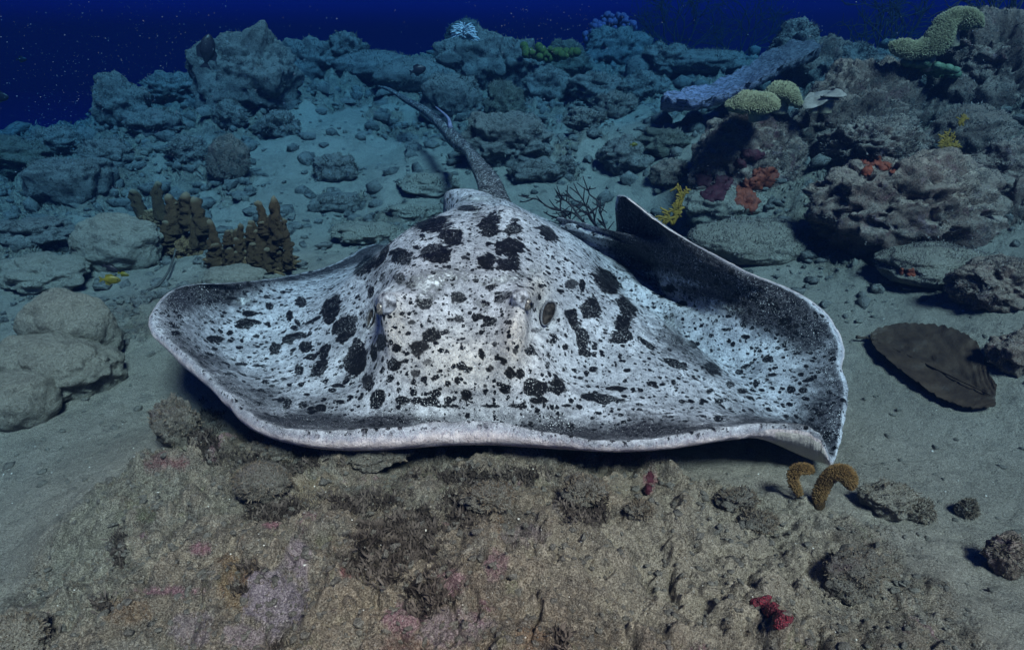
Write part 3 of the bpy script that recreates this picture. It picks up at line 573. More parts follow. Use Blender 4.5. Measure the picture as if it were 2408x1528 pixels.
def ray_mat():
    n = NT('ray_skin'); sp_ = n.attr('spot'); pt = n.attr('region'); tn_ = n.attr('tone_shade'); db = n.attr('debris_glint'); wm = n.attr('warm')
    g1 = n.noise(38, 6, .7); g2 = n.noise(150, 4, .7, off=3); g3 = n.noise(420, 3, .7, off=9); big = n.noise(7, 4, .6, off=5)
    pale = n.mix(wm, (.80, .83, .90), (.90, .83, .74)); grey = (.045, .048, .06)
    pale = n.mix(n.step(big, .36, .62), n.mix(.42, pale, grey), pale)
    c = n.mix(n.step(n.math('ADD', n.math('MULTIPLY', g1, .55), n.math('MULTIPLY', g2, .45)), .41, .57), n.mix(.78, pale, grey), n.mix(.14, pale, grey))
    c = n.mix(n.math('MULTIPLY', n.step(g3, .45, .64), .40), c, (.82, .84, .88))
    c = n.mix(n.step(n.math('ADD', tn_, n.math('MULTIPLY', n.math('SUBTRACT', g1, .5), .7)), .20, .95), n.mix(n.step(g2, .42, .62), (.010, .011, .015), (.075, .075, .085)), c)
    c = n.mix(n.math('MULTIPLY', n.step(g2, .50, .64), .6), c, (.07, .07, .085))
    # scattered small dots between the measured blotches
    black = n.mix(n.step(g2, .55, .75), (.004, .0045, .006), (.035, .035, .04))
    for sc_, th_, off_ in ((30, .30, 0), (52, .36, 8), (95, .36, 15)):
        v = n.node('ShaderNodeTexVoronoi'); mp = n.node('ShaderNodeMapping'); n.l.new(n.obj(), mp.inputs[0]); mp.inputs[1].default_value = (off_, off_, off_)
        wv = n.node('ShaderNodeVectorMath', operation='MULTIPLY_ADD'); nn = n.node('ShaderNodeTexNoise'); n.l.new(mp.outputs[0], nn.inputs[0]); nn.inputs['Scale'].default_value = sc_ * 2.2
        n.l.new(nn.outputs['Color'], wv.inputs[0]); wv.inputs[1].default_value = (.012,) * 3; n.l.new(mp.outputs[0], wv.inputs[2])
        n.l.new(wv.outputs[0], v.inputs['Vector']); v.inputs['Scale'].default_value = sc_
        sx = n.node('ShaderNodeSeparateColor'); n.l.new(v.outputs['Color'], sx.inputs[0])
        rad_ = n.math('MULTIPLY', n.math('MAXIMUM', n.math('SUBTRACT', sx.outputs[0], .32), 0.0), th_ * 1.9)
        dd = n.math('SUBTRACT', rad_, v.outputs['Distance'])
        c = n.mix(n.step(dd, -.03, .04), c, black)
    c = n.mix(n.step(sp_, .25, .75), c, black) if False else n.mix(n.math('MULTIPLY', n.step(n.math('ADD', sp_, n.math('MULTIPLY', n.math('SUBTRACT', g2, .5), .5)), .24, .74), n.step(sp_, 0, .95, .6, 1)), c, n.mix(wm, black, n.mix(n.step(g2, .5, .75), (.004, .004, .004), (.035, .03, .028))))
    # crusty white mucus on the head, painted silvery glints on the wings
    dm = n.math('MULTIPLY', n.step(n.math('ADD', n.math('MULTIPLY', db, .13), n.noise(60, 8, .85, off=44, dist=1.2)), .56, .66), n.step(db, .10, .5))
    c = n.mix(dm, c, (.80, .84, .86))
    spk = n.noise(300, 2, .5, off=60); c = n.mix(n.step(n.math('ADD', spk, n.math('MULTIPLY', n.math('SUBTRACT', big, .5), .3)), .66, .71), c, (.88, .92, .96))  # fine wet glints painted as white specks in the skin colour
    # rolled margin and underside
    mg = n.mix(n.step(g1, .35, .65), (.60, .48, .46), (.85, .74, .72)); st = n.noise(30, 3, .6, off=2)
    vm = n.node('ShaderNodeMapping'); n.l.new(n.obj(), vm.inputs[0]); vm.inputs[3].default_value = (1, 1, .22)
    str_ = n.noise(170, 4, .7, vec=vm.outputs[0]); up = n.nz()
    mg = n.mix(n.step(n.math('ADD', pt, n.math('MULTIPLY', n.math('SUBTRACT', g1, .5), .8)), .55, .15), mg, (.34, .34, .40))
    mg = n.mix(n.math('MULTIPLY', n.step(str_, .52, .64), .75), mg, (.22, .19, .23))
    mg = n.mix(n.math('MULTIPLY', n.step(g3, .5, .66), .5), mg, (.85, .80, .80))
    mgt = n.step(n.math('ADD', pt, n.math('MULTIPLY', n.math('SUBTRACT', str_, .5), .9)), .0, .40); mgt = n.math('MULTIPLY', mgt, n.step(pt, .0, .03))
    c = n.mix(mgt, c, mg)
    c = n.mix(n.step(pt, 1.2, 1.6), c, (.62, .56, .50))
    h = n.math('ADD', n.math('MULTIPLY', g1, .5), n.math('MULTIPLY', g2, .5)); b = n.bump(h, .009, .8); b = n.bump(n.math('ADD', n.math('MULTIPLY', g3, .6), n.math('MULTIPLY', g2, .5)), .0028, .9, b); b = n.bump(dm, .006, 1, b)
    ro = n.step(n.math('ADD', n.math('MULTIPLY', g3, .5), n.math('MULTIPLY', g2, .5)), .40, .62, .22, .75)
    return n.done(c, ro, b, .13)
M['ray'] = ray_mat()
allV_f = allV
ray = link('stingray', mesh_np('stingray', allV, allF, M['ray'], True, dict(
    spot=np.concatenate([lu, tb]), region=cat_(part_id, 0.0), tone_shade=cat_(tone_shade, .08), debris_glint=np.concatenate([debris_glint, np.full(tn, .55)]), warm=cat_(warm, 0))),
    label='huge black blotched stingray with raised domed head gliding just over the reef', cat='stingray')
def surf_at(px, py):
    d = (p3x - px) ** 2 + (p3y - py) ** 2 + (N3[..., 1] > .5) * 1e6; i = np.unravel_index(np.argmin(d), d.shape); return T3[i], N3[i]
# eyes: dark ball, slit pupil, skin lid
M['eye'] = simple_mat('eye_ball', (.03, .035, .04), (.22, .20, .17), 220, .12, .0004, .6)
M['pupil'] = simple_mat('eye_pupil', (.002, .002, .003), (.004, .004, .005), 50, .05, .0001, .7)
M['lid'] = simple_mat('eye_lid_skin', (.46, .49, .54), (.05, .052, .06), 60, .45, .005, .3)
M['rimskin'] = simple_mat('spiracle_rim_skin', (.16, .17, .19), (.05, .05, .055), 90, .5, .004, .3)
M['hollow'] = simple_mat('spiracle_lining', (.008, .007, .007), (.05, .042, .038), 60, .6, .006, .15)
iv, if_ = ico(4)
def skin_ellipsoid(name, c, rad, Rm, mat, parent, seed=0):
    V = iv * rad; V = V * (1 + .10 * fbm(iv * 2 + seed, 3) + .03 * fbm(iv * 9 + seed, 2))[:, None]
    return link(name, mesh_np(name, V @ Rm.T, if_, mat), parent, c)
for (px, py, out) in ((1232, 716, 1), (900, 728, -1)):
    P, Nn = surf_at(px, py); ax = np.array([out * .80, -.55, .10]); ax /= np.linalg.norm(ax)
    Rm = np.array(Vector(tuple(ax)).to_track_quat('Z', 'Y').to_matrix())
    c = P + np.array([out * .002, .004, .002]); skin_ellipsoid('eyelid', c - ax * .012 + np.array([-out * .004, 0, .006]), (.026, .036, .027), Rm, M['lid'], ray, out * 3)
    e = link('eye', mesh_np('eye', (iv * [.015, .019, .016]) @ Rm.T, if_, M['eye']), ray, c + ax * .006 + np.array([0, 0, -.004]))
    link('pupil', mesh_np('pupil', (iv * [.006, .010, .004]) @ Rm.T + ax * .0145, if_, M['pupil']), e)
for (px, py, rx_, ry_, rot, out) in ((1283, 742, .019, .050, -35, 1), (878, 752, .013, .036, 18, -1)):
    P, Nn = surf_at(px, py); zz = Nn + np.array([out * .3, -.4, .2]); zz /= np.linalg.norm(zz)
    Rm = np.array(Vector(tuple(zz)).to_track_quat('Z', 'Y').to_matrix())
    rz = np.array([[math.cos(R(rot)), -math.sin(R(rot)), 0], [math.sin(R(rot)), math.cos(R(rot)), 0], [0, 0, 1]])
    rr_ = np.linspace(0, 1, 16)[:, None]; aa = np.linspace(0, 2 * np.pi, 48, endpoint=False)[None]; wb = 1 + .10 * np.sin(aa * 2 + 1) + .06 * np.sin(aa * 3)
    V = np.stack([rr_ * np.cos(aa) * rx_ * wb, rr_ * np.sin(aa) * ry_ * wb, -(1 - rr_ ** 2) * .022 + 0 * aa], -1).reshape(-1, 3) @ rz.T @ Rm.T
    s = link('spiracle', mesh_np('spiracle', V, grid_faces(16, 48, True), M['hollow']), ray, P + zz * (.024 if out > 0 else .014))
    a_ = np.linspace(0, 2 * np.pi, 64); w2_ = 1 + .10 * np.sin(a_ * 2 + 1) + .06 * np.sin(a_ * 3); ring = np.stack([np.cos(a_) * rx_ * w2_, np.sin(a_) * ry_ * w2_, 0 * a_], 1) @ rz.T @ Rm.T
    link('spiracle_rim', mesh_np('spiracle_rim', *tube(ring, .0030 + .0014 * np.cos(a_ - 2.4), 10), M['rimskin']), s)
# venom spine lying along the tail
q = spline([tps[118] + [0, 0, .05], tps[128] + [.02, 0, .075], tps[142] + [.0, 0, .09]], 16)
M['spine'] = simple_mat('tail_spine_skin', (.28, .26, .36), (.14, .13, .2), 60, .5, .002)
link('tail_spine', mesh_np('tail_spine', *tube(q, np.linspace(.016, .004, 16), 8), M['spine']), ray)
#PART3

# ------------------------------------------------------------------ coral rocks, each a thing of its own
def rock_mesh(seed, rad, lump=.30, fine=.10, sub=5, box=.0, flat=.0, pits=.0, tilt=(0, 0), layer=0.0):
    v, f = ico(sub); n = v.copy()
    if box: v = np.sign(v) * np.abs(v) ** (1 - box); 
    s = seed * 17.31; k = 1.0
    v = v * (1 + lump * .9 * fbm(n * 1.2 + s, 2) + lump * .40 * fbm(n * 2.9 + s + 4, 2))[:, None]
    sc3 = np.array(rad) / max(rad); q = n * sc3
    v = v * (1 + fine * .55 * fbm(q * 5 + s, 2, .45) + fine * .22 * fbm(q * 13 + s, 2, .45) + fine * .10 * billow(q * 26 + s, 2, .5) + (fine * .05 * fbm(q * 45 + s, 2) if sub > 5 else 0))[:, None]
    if pits: v = v * (1 - pits * sstep(fbm(n * 5 + s + 50, 3), .25, .55))[:, None]
    if layer: v[:, :2] *= (1 + layer * np.sin(v[:, 2:3] * 22 + 2 * fbm(n * 2 + s, 2)[:, None]))
    if flat: v[:, 2] = np.where(v[:, 2] > 1 - flat, 1 - flat + (v[:, 2] - 1 + flat) * .35, v[:, 2])
    v = v * np.array(rad)
    Rm = np.array(Matrix.Rotation(tilt[0], 3, 'Y') @ Matrix.Rotation(tilt[1], 3, 'X'))
    return v @ Rm.T, f
ROCKS = []
def rock(px, py, w_, h_, mat, label, name='coral_rock', cat='rock', group='coral rocks scattered over the reef slope', dY=None, deep=.8, **k):
    """px,py centre and w_,h_ size as seen; the foot stands on the seabed"""
    if group in (G_B, G_M) and not any(q_ in label for q_ in ('pillar', 'feathery', 'purple-topped', 'yellow green', 'largest')): h_ *= .86; w_ *= 1.08
    if group == G_R: w_, h_ = w_ * 1.14, h_ * 1.10
    if k.get('sub') == 6 and w_ < 200: k['sub'] = 5
    B = hit(px, py + h_ * .42) if dY is None else at_y(px, py + h_ * .42, dY)
    t = math.hypot(B[1], CAMZ - B[2]); rx = w_ * t / F * .5; rz = h_ * t / F * .5 * 1.02; ry = rx * deep
    if dY is not None: rz *= 1.0
    c = B + np.array([0, ry * .8, rz * .78]); c = np.array([c[0] * c[1] / B[1], c[1], c[2]])
    seed = len(ROCKS) + 1; V, f = rock_mesh(seed, (rx, ry, rz * 1.08), **k)
    o = link(name, mesh_np(name, V, f, M[mat]), None, c, label, cat, group); ROCKS.append((o, c, (rx, ry, rz))); return o
G_L = 'boulders on the sand left of the stingray'; G_B = 'rocks along the reef crest behind the stingray'; G_M = 'rocks on the sandy slope behind the stingray'; G_R = 'blocks of the reef wall on the right'; G_F = 'small lumps on the foreground reef'
# left foreground boulders
rock(190,800,215,185,'rock_sand','rounded sand-dusted boulder, the upper of three beside the left wing', group=G_L, lump=.16, fine=.035, sub=6)
rock(170,895,260,140,'rock_sand','long mottled boulder wedged between two rounder sandy boulders', group=G_L, lump=.22, fine=.05, sub=6, tilt=(.25,0))
rock(70,960,185,140,'rock_sand','flat-topped round boulder with a dark rim at the left picture edge', group=G_L, lump=.10, fine=.03, sub=6, flat=.25)
rock(290,590,200,130,'rock_sand','broad pale boulder under the brown finger corals', group=G_L, lump=.2, fine=.05, sub=6, deep=.7)
rock(560,662,150,50,'rock_sand','low pale boulder carrying the right-hand brown coral clump', group=G_L, lump=.2, fine=.05, deep=.6)
rock(120,660,190,80,'rock_sand','knobbly low rock between the left boulders and the finger corals', group=G_L, lump=.3, fine=.10)
rock(90,560,170,60,'rock_blue','low bluish rubble rock at the far left above the sandy boulders', group=G_L, lump=.3, fine=.12)
# left slope
rock(185,435,170,115,'rock_blue','squared block with a black overhang on the left slope', group=G_M, box=.35, lump=.18, fine=.08, flat=.2, sub=6)
rock(45,385,150,90,'rock_olive','olive algae-covered hummock at the left end of the slope', group=G_M, lump=.3, fine=.14)
rock(140,345,120,70,'rock_blue','grey coral head beside the olive hummock on the left drop-off', group=G_M, lump=.3, fine=.12)
rock(255,370,110,70,'rock_blue','small mottled rock below the left pinnacle', group=G_M, lump=.35, fine=.12)
rock(300,255,110,130,'rock_blue','lumpy pinnacle on the left drop-off', group=G_B, lump=.40, fine=.14, sub=6)
rock(370,300,120,70,'rock_blue','rounded rock right of the left pinnacle', group=G_B, lump=.3, fine=.10)
rock(410,215,130,70,'rock_blue','dim low rock behind the left pinnacle', group=G_B, lump=.35, fine=.12)
rock(545,385,90,120,'rock_dark','dark slab leaning to the right on the left slope', group=G_M, lump=.15, fine=.10, tilt=(.55,0), deep=.5)
rock(450,360,90,70,'rock_blue','small block left of the leaning dark slab', group=G_M, lump=.3, fine=.10)
rock(590,200,215,175,'rock_blue','largest boulder on the left crest, dark hollow beneath', group=G_B, lump=.36, fine=.12, sub=6, box=.15)
rock(545,275,80,60,'rock_blue','pale lump at the foot of the largest left crest boulder', group=G_B, lump=.25, fine=.10)
rock(660,300,90,60,'rock_blue','dusty rock on the sand edge right of the largest left boulder', group=G_M, lump=.35, fine=.12)
rock(730,150,120,80,'rock_blue','ragged crest rock right of the largest left boulder', group=G_B, lump=.4, fine=.14)
rock(820,125,80,70,'rock_blue','narrow knobby crest rock with a small tuft on top', group=G_B, lump=.4, fine=.14)
rock(890,170,190,80,'rock_blue','smooth low dome behind the tail tip', group=G_B, lump=.12, fine=.05)
rock(985,190,190,90,'rock_blue','smooth grey dome behind the dark fish', group=G_B, lump=.10, fine=.04)
rock(790,405,90,70,'rock_blue','half-buried block in the silt cloud left of the tail', group=G_M, lump=.25, fine=.08, box=.2)
rock(800,485,90,45,'rock_blue','small squarish stone on the sand left of the dome', group=G_M, lump=.25, fine=.08, box=.2)
rock(1010,445,130,55,'rock_sand','low crusty rock just behind the dome left of the tail root', group=G_M, lump=.3, fine=.10)
rock(870,560,150,45,'rock_sand','low tan rock hugging the back edge of the left wing', group=G_M, lump=.3, fine=.12)
rock(975,505,110,40,'rock_sand','tan crust mound just above the left shoulder of the dome', group=G_M, lump=.3, fine=.14)
# centre behind the tail
rock(1062,240,125,110,'rock_blue','upright block directly behind the middle of the tail', group=G_B, box=.25, lump=.22, fine=.10, sub=6)
rock(1125,165,170,115,'rock_blue','wide crest boulder under the white feathery coral', group=G_B, lump=.34, fine=.12, sub=6)
rock(1095,105,75,75,'rock_dark','dark pillar at the top of the central crest', group=G_B, lump=.3, fine=.12)
rock(1045,135,40,50,'rock_dark','small dark knob left of the central pillar', group=G_B, lump=.2, fine=.08)
rock(1215,165,110,120,'rock_blue','steep ragged boulder right of the wide crest boulder', group=G_B, lump=.40, fine=.14, sub=6)
rock(1185,255,90,100,'rock_olive','greenish shaded block behind the tail bend', group=G_M, lump=.34, fine=.12)
rock(1190,350,190,140,'rock_blue','big rubble mound right behind the tail root', group=G_M, lump=.36, fine=.15, sub=6)
rock(1260,410,110,60,'rock_blue','flat stone on the right skirt of the rubble mound', group=G_M, lump=.25, fine=.08)
rock(1290,215,110,90,'rock_blue','crumbly sloping rock in the middle of the slope', group=G_B, lump=.35, fine=.14)
rock(1325,150,110,75,'rock_olive','crest rock topped with yellow green algae', group=G_B, lump=.35, fine=.14)
rock(1400,215,110,70,'rock_blue','lumpy stone right of the crumbly sloping rock', group=G_B, lump=.35, fine=.12)
rock(1445,120,140,80,'rock_blue','dim purple-topped crest rock near the centre right', group=G_B, lump=.35, fine=.12)
rock(1440,255,90,70,'rock_dark','dark-sided stone under the round grey sponge', group=G_M, lump=.3, fine=.12)
rock(1505,215,100,70,'rock_blue','pale rough stone left of the lilac table coral tip', group=G_M, lump=.35, fine=.12)
rock(1375,285,80,55,'rock_blue','small boulder above the central sand tongue', group=G_M, lump=.3, fine=.12)
rock(1480,380,135,95,'rock_blue','dark oval boulder at the lower end of the sand tongue', group=G_M, lump=.28, fine=.12, sub=6)
rock(1560,345,110,70,'rock_olive','olive coral head right of the dark oval boulder', group=G_M, lump=.3, fine=.10)
rock(1575,420,90,70,'rock_dark','dark angular stone between the oval boulder and the pink reef rock', group=G_M, lump=.3, fine=.12)
rock(1330,395,45,55,'rock_blue','small upright stone on the sand above the black sea fan', group=G_M, lump=.3, fine=.10)
rock(1650,150,170,70,'rock_blue','faint flat purple coral rock below the far dark bushes', group=G_B, lump=.15, fine=.08, flat=.35)
rock(1560,150,100,70,'rock_blue','dim rounded rock on the crest left of the flat purple one', group=G_B, lump=.35, fine=.12)
rock(1500,175,62,62,'rock_blue','round smooth grey sponge ball on the middle slope', name='round_sponge', cat='sponge', group=None, lump=.05, fine=.03)
# right reef wall
rock(1870,110,90,85,'rock_blue','pointed outcrop capping the upper end of the table coral', group=G_R, dY=5.9, lump=.35, fine=.14, sub=6)
rock(1920,170,110,120,'rock_dark','shadowed block under the upper end of the table coral', group=G_R, dY=5.6, lump=.35, fine=.14)
rock(1985,205,140,90,'rock_blue','bluish block in the gap between table coral and right reef', group=G_R, dY=5.2, lump=.35, fine=.14)
rock(2010,140,80,50,'rock_blue','small rounded coral head left of the big leather coral', group=G_R, dY=5.6, lump=.15, fine=.05)
rock(2090,185,140,75,'rock_blue','dark blue grey mound below the big leather coral', group=G_R, dY=5.0, lump=.3, fine=.14)
rock(1850,345,90,110,'rock_blue','bluish pillar between the toadstool corals and the pink rock', group=G_R, dY=4.5, lump=.3, fine=.12)
rock(1745,400,235,230,'rock_pink','pink and white crusted rock below the twin toadstool corals', group=G_R, dY=3.85, lump=.22, fine=.10, pits=.12, sub=6, deep=.6)
rock(1700,500,180,90,'rock_sand','pale crusted foot of the pink rock beside the yellow coral', group=G_R, lump=.25, fine=.10)
rock(1985,330,270,260,'rock_dark','big dark shaggy rock in the middle of the right reef wall', group=G_R, dY=4.1, lump=.26, fine=.14, pits=.12, sub=6, deep=.6)
rock(2040,370,210,140,'rock_pink','pale crusted ledge with orange sponge on the reef wall', group=G_R, dY=3.75, lump=.3, fine=.14, pits=.15, sub=6)
rock(2290,260,290,330,'rock_dark','tallest dark rock at the upper right of the reef', group=G_R, dY=4.2, lump=.24, fine=.14, pits=.15, sub=6, deep=.6)
rock(2290,150,200,120,'rock_pink','mottled crown on top of the tallest right-hand rock', group=G_R, dY=4.3, lump=.3, fine=.16, sub=6)
rock(2270,330,170,120,'rock_dark','rounded purplish rock beside the yellow branching coral', group=G_R, dY=3.8, lump=.2, fine=.08)
rock(2105,520,370,230,'rock_pink','broad pale pitted boulder at the foot of the right reef', group=G_R, lump=.26, fine=.12, pits=.18, sub=6, deep=.6)
rock(1990,500,120,90,'rock_dark','dark cleft rock left of the broad pale boulder', group=G_R, lump=.3, fine=.12)
rock(2350,430,200,150,'rock_pink','pink-dusted boulder against the right picture edge', group=G_R, dY=3.3, lump=.3, fine=.14, sub=6)
rock(2370,560,170,190,'rock_dark','dark hollowed rock low at the right picture edge', group=G_R, dY=3.05, lump=.35, fine=.14, pits=.2, sub=6)
rock(2340,690,200,110,'rock_pink','crumbly rock at the right picture edge above the dead leaf', group=G_R, lump=.3, fine=.14, sub=6)
rock(2190,650,250,80,'rock_sand','smooth sand-coated hump below the broad pale boulder', group=G_R, lump=.14, fine=.05, sub=6)
rock(1760,590,260,80,'rock_sand','low sandy hump behind the folded right wing', group=G_R, lump=.12, fine=.04, sub=6)
rock(2375,850,110,90,'rock_pink','small crusty rock at the right edge beside the dead leaf', group=G_R, lump=.35, fine=.14)
# foreground lumps
rock(1985,1385,135,105,'reef','brownish lump with a shadowed left side at the lower right', group=G_F, lump=.3, fine=.10, sub=6)
rock(2075,1195,120,62,'rock_sand','wider of two small sandy lumps right of the brown leather coral', group=G_F, lump=.3, fine=.10)
rock(2150,1212,66,50,'rock_sand','small cone-shaped lump beside the wider sandy lump', group=G_F, lump=.25, fine=.10)
rock(2262,1208,46,38,'reef','small reddish brown pebble alone on the right sand', group=G_F, lump=.25, fine=.08)
rock(2345,1320,80,90,'rock_pink','dark pink knobby stone near the lower right corner', group=G_F, lump=.35, fine=.12)
rock(890,1082,165,75,'reef','grey green lump poking up against the front margin of the ray', group=G_F, lump=.3, fine=.12, sub=6)
rock(625,1158,130,80,'reef','round coral head on the foreground reef left of centre', group=G_F, lump=.12, fine=.07, sub=6)
rock(1500,1215,60,36,'reef','brown nodule in the middle of the right foreground reef', group=G_F, lump=.3, fine=.10)
rock(1730,1195,90,40,'reef','low brown nodule below the lifted wing corner', group=G_F, lump=.3, fine=.10)
rock(1780,1245,80,36,'reef','flat nodule below the low brown nodule', group=G_F, lump=.3, fine=.10)
rock(1150,1190,110,50,'reef','shaggy lump in the centre of the foreground reef', group=G_F, lump=.35, fine=.14)
rock(1370,1170,100,56,'reef','grey lump just below the shadow under the snout', group=G_F, lump=.35, fine=.14)
rock(430,1010,110,110,'reef','brown shaggy knob under the left front margin', group=G_F, lump=.35, fine=.14, deep=.6)
rock(690,1080,150,60,'reef','rough brown ledge under the left front margin', group=G_F, lump=.35, fine=.14, deep=.6)
rock(60,1520,130,70,'rock_sand','pale lump cut by the lower left corner', group=G_F, lump=.3, fine=.10)

# ------------------------------------------------------------------ table coral slab
def plate():
    nu, nv = 150, 70; u = np.linspace(0, 1, nu)
    P0 = spline([at_y(1556, 232, 4.75), at_y(1650, 232, 4.72), at_y(1740, 207, 4.78), at_y(1820, 163, 4.9), at_y(1890, 128, 5.0), at_y(1938, 100, 5.1)], nu)
    P1 = spline([at_y(1562, 215, 5.0), at_y(1650, 200, 5.25), at_y(1740, 168, 5.4), at_y(1800, 125, 5.5), at_y(1860, 100, 5.45), at_y(1928, 96, 5.3)], nu)
    rows = []
    for s in np.linspace(0, 1, nv): rows.append(P0 * (1 - s) + P1 * s + np.array([0, 0, -.05 * math.sin(s * np.pi)]))
    T = np.array(rows); f = fbm(T.reshape(-1, 3) * 7, 4).reshape(nv, nu); T[..., 2] += f * .025
    st = billow(T.reshape(-1, 3) @ np.diag([3, 26, 3]), 3).reshape(nv, nu); T[..., 2] += st * .006
    jag = fbm(np.stack([u * 11, u * 0, u * 0], 1), 3) * .030; T[0, :, 1] += jag; T[0, :, 2] += jag * .3
    Bt = T - np.array([0, -.03, .055]); Bt[0, :, 2] += .02
    S = np.concatenate([T[::-1], Bt]); V = S.reshape(-1, 3); V = V + (fbm(V * 20, 3) * .006)[:, None]
    return V, grid_faces(2 * nv, nu)
def plate_mat():
    n = NT('table_coral_skin'); mp = n.node('ShaderNodeMapping'); n.l.new(n.obj(), mp.inputs[0]); mp.inputs[3].default_value = (3, 14, 14); mp.inputs[2].default_value = (0, .35, .1)
    s = n.noise(7, 5, .7, vec=mp.outputs[0]); g = n.noise(60, 4, .7); x = n.node('ShaderNodeSeparateXYZ'); n.l.new(n.obj(), x.inputs[0])
    c = n.mix(n.step(x.outputs[0], 1.3, 2.1), (.36, .33, .48), (.17, .18, .21)); c = n.mix(n.step(s, .45, .62), c, (.09, .085, .10)); c = n.mix(n.step(g, .56, .66), c, (.04, .04, .045))
    return n.done(c, .9, n.bump(n.math('ADD', s, n.math('MULTIPLY', g, .4)), .03, .9), .2)
M['plate'] = plate_mat()
pV, pF = plate(); o_ = pV.mean(0)
link('table_coral', mesh_np('table_coral', pV, pF, M['plate']), None, None, 'long lilac table coral slab tilted up to the right', 'coral')

# ------------------------------------------------------------------ leather corals (toadstools)
def leather_mat(name, c1, c2, c3, sc_=230):
    n = NT(name); v = n.voro(sc_); f = n.noise(30, 3); c = n.mix(n.step(f, .35, .65), c1, c2); c = n.mix(n.step(v, .30, .62), c, c3)
    return n.done(c, .7, n.bump(n.math('SUBTRACT', 1.0, v), .010, 1.0), .25)
M['leather'] = leather_mat('leather_coral_polyps', (.30, .27, .15), (.23, .21, .12), (.07, .065, .04))
M['stalk'] = simple_mat('leather_coral_stalk', (.34, .29, .19), (.25, .21, .14), 30, .6, .004, .3)
M['smooth_cap'] = simple_mat('smooth_leather_cap', (.30, .26, .22), (.22, .19, .16), 30, .5, .003, .4)
M['leather_brown'] = leather_mat('brown_leather_polyps', (.15, .085, .03), (.10, .06, .02), (.05, .03, .012), 300)
def ribbon_cap(path, halfw, thick, nrm, polyp, n=140, wave=.0, seed=1):
    """thick lobed cap swept along a path; halfw gives its half width at each point"""
    P = spline(path, n); Wd = spline(np.array(halfw, float)[:, None], n)[:, 0]; Tk = spline(np.array(thick, float)[:, None], n)[:, 0]
    T = np.gradient(P, axis=0); T /= np.linalg.norm(T, axis=1)[:, None]; up = np.array(nrm, float); m = 56; a = np.linspace(0, 2 * np.pi, m, endpoint=False); V = []; Ns = []
    for i in range(n):
        e = math.sqrt(max(1e-4, 1 - (2 * i / (n - 1) - 1) ** 8)); s = np.cross(T[i], up); s /= np.linalg.norm(s); u_ = np.cross(s, T[i])
        V.append(P[i] + s * (np.cos(a) * Wd[i] * e)[:, None] + u_ * (np.sin(a) * Tk[i] * e)[:, None])
        Ns.append(s * np.cos(a)[:, None] / Wd[i] + u_ * np.sin(a)[:, None] / Tk[i])
    V = np.concatenate(V); Ns = np.concatenate(Ns); Ns /= np.linalg.norm(Ns, axis=1)[:, None]
    V = V + Ns * ((fbm(V * 9 + seed, 3) * wave)[:, None])
    return V, grid_faces(n, m, True), Ns
def polyps(V, Ns, count, size, length, seed=0):
    r = np.random.default_rng(seed); idx = r.choice(len(V), min(count, len(V)), replace=False); base = np.array([[math.cos(a), math.sin(a), 0] for a in np.linspace(0, 2 * np.pi, 5, endpoint=False)])
    P = V[idx]; N_ = Ns[idx]; t1 = np.cross(N_, [0.3, .2, 1.0]); t1 /= np.linalg.norm(t1, axis=1)[:, None]; t2 = np.cross(N_, t1)
    sz = size * r.uniform(.7, 1.3, len(idx))[:, None, None]
    ring = P[:, None] + (t1[:, None] * base[None, :, 0:1] + t2[:, None] * base[None, :, 1:2]) * sz; L = (length * r.uniform(.7, 1.3, len(idx)))[:, None, None]
    bend = N_[:, None] + r.normal(0, .2, (len(idx), 1, 3))
    ring2 = ring * .5 + P[:, None] * .5 + bend * L; tip = P[:, None] + bend * L * 1.2
    A = np.concatenate([ring, ring2, tip], 1); o = (np.arange(len(idx)) * 11)[:, None, None]; j = np.arange(5)
    Fq = np.stack([j, (j + 1) % 5, 5 + (j + 1) % 5, 5 + j], 1)[None] + o; Ft = np.stack([5 + j, 5 + (j + 1) % 5, np.full(5, 10)], 1)[None] + o
    return A.reshape(-1, 3), [Fq.reshape(-1, 4), Ft.reshape(-1, 3)]
M['polyp'] = simple_mat('polyp_tips', (.34, .32, .19), (.24, .23, .13), 90, .6, .001)
M['polyp_brown'] = simple_mat('brown_polyp_tips', (.20, .115, .04), (.13, .08, .028), 90, .6, .001)
def leather(label, capdef, stalks, Y, mat='leather', pol='polyp', npol=1500, nrm=(0, -.30, .95), wave=.012, psz=.004, plen=.009, name='leather_coral', group=None, stalkmat='stalk'):
    root = bpy.data.objects.new(name, None); col.objects.link(root); o = at_y(stalks[0][0], stalks[0][1], Y); root.location = tuple(o); tag(root, label, 'coral', group)
    path = [at_y(a, b, Y + dy) - o for a, b, dy, _, _ in capdef]; t = Y * 1.02 / F
    V, f, Ns = ribbon_cap(path, [c[3] * t for c in capdef], [c[4] * t for c in capdef], nrm, pol, wave=wave)
    cap = link('cap', mesh_np('cap', V, f, M[mat]), root)
    if npol:
        pV_, pF_ = polyps(V, Ns, npol, psz, plen); link('polyps', mesh_np('polyps', pV_, pF_, M[pol]), cap, kind='stuff')
    for (x0, y0, x1, y1, r0, r1, dy) in stalks:
        a = at_y(x0, y0, Y + dy) - o; b = at_y(x1, y1, Y + dy) - o; pts = [a + (b - a) * s for s in np.linspace(-.15, 1, 14)]
        link('stalk', mesh_np('stalk', *tube(pts, [r0 * t + (r1 - r0) * t * s ** 2 for s in np.linspace(0, 1, 14)], 20), M[stalkmat]), root)
    return root
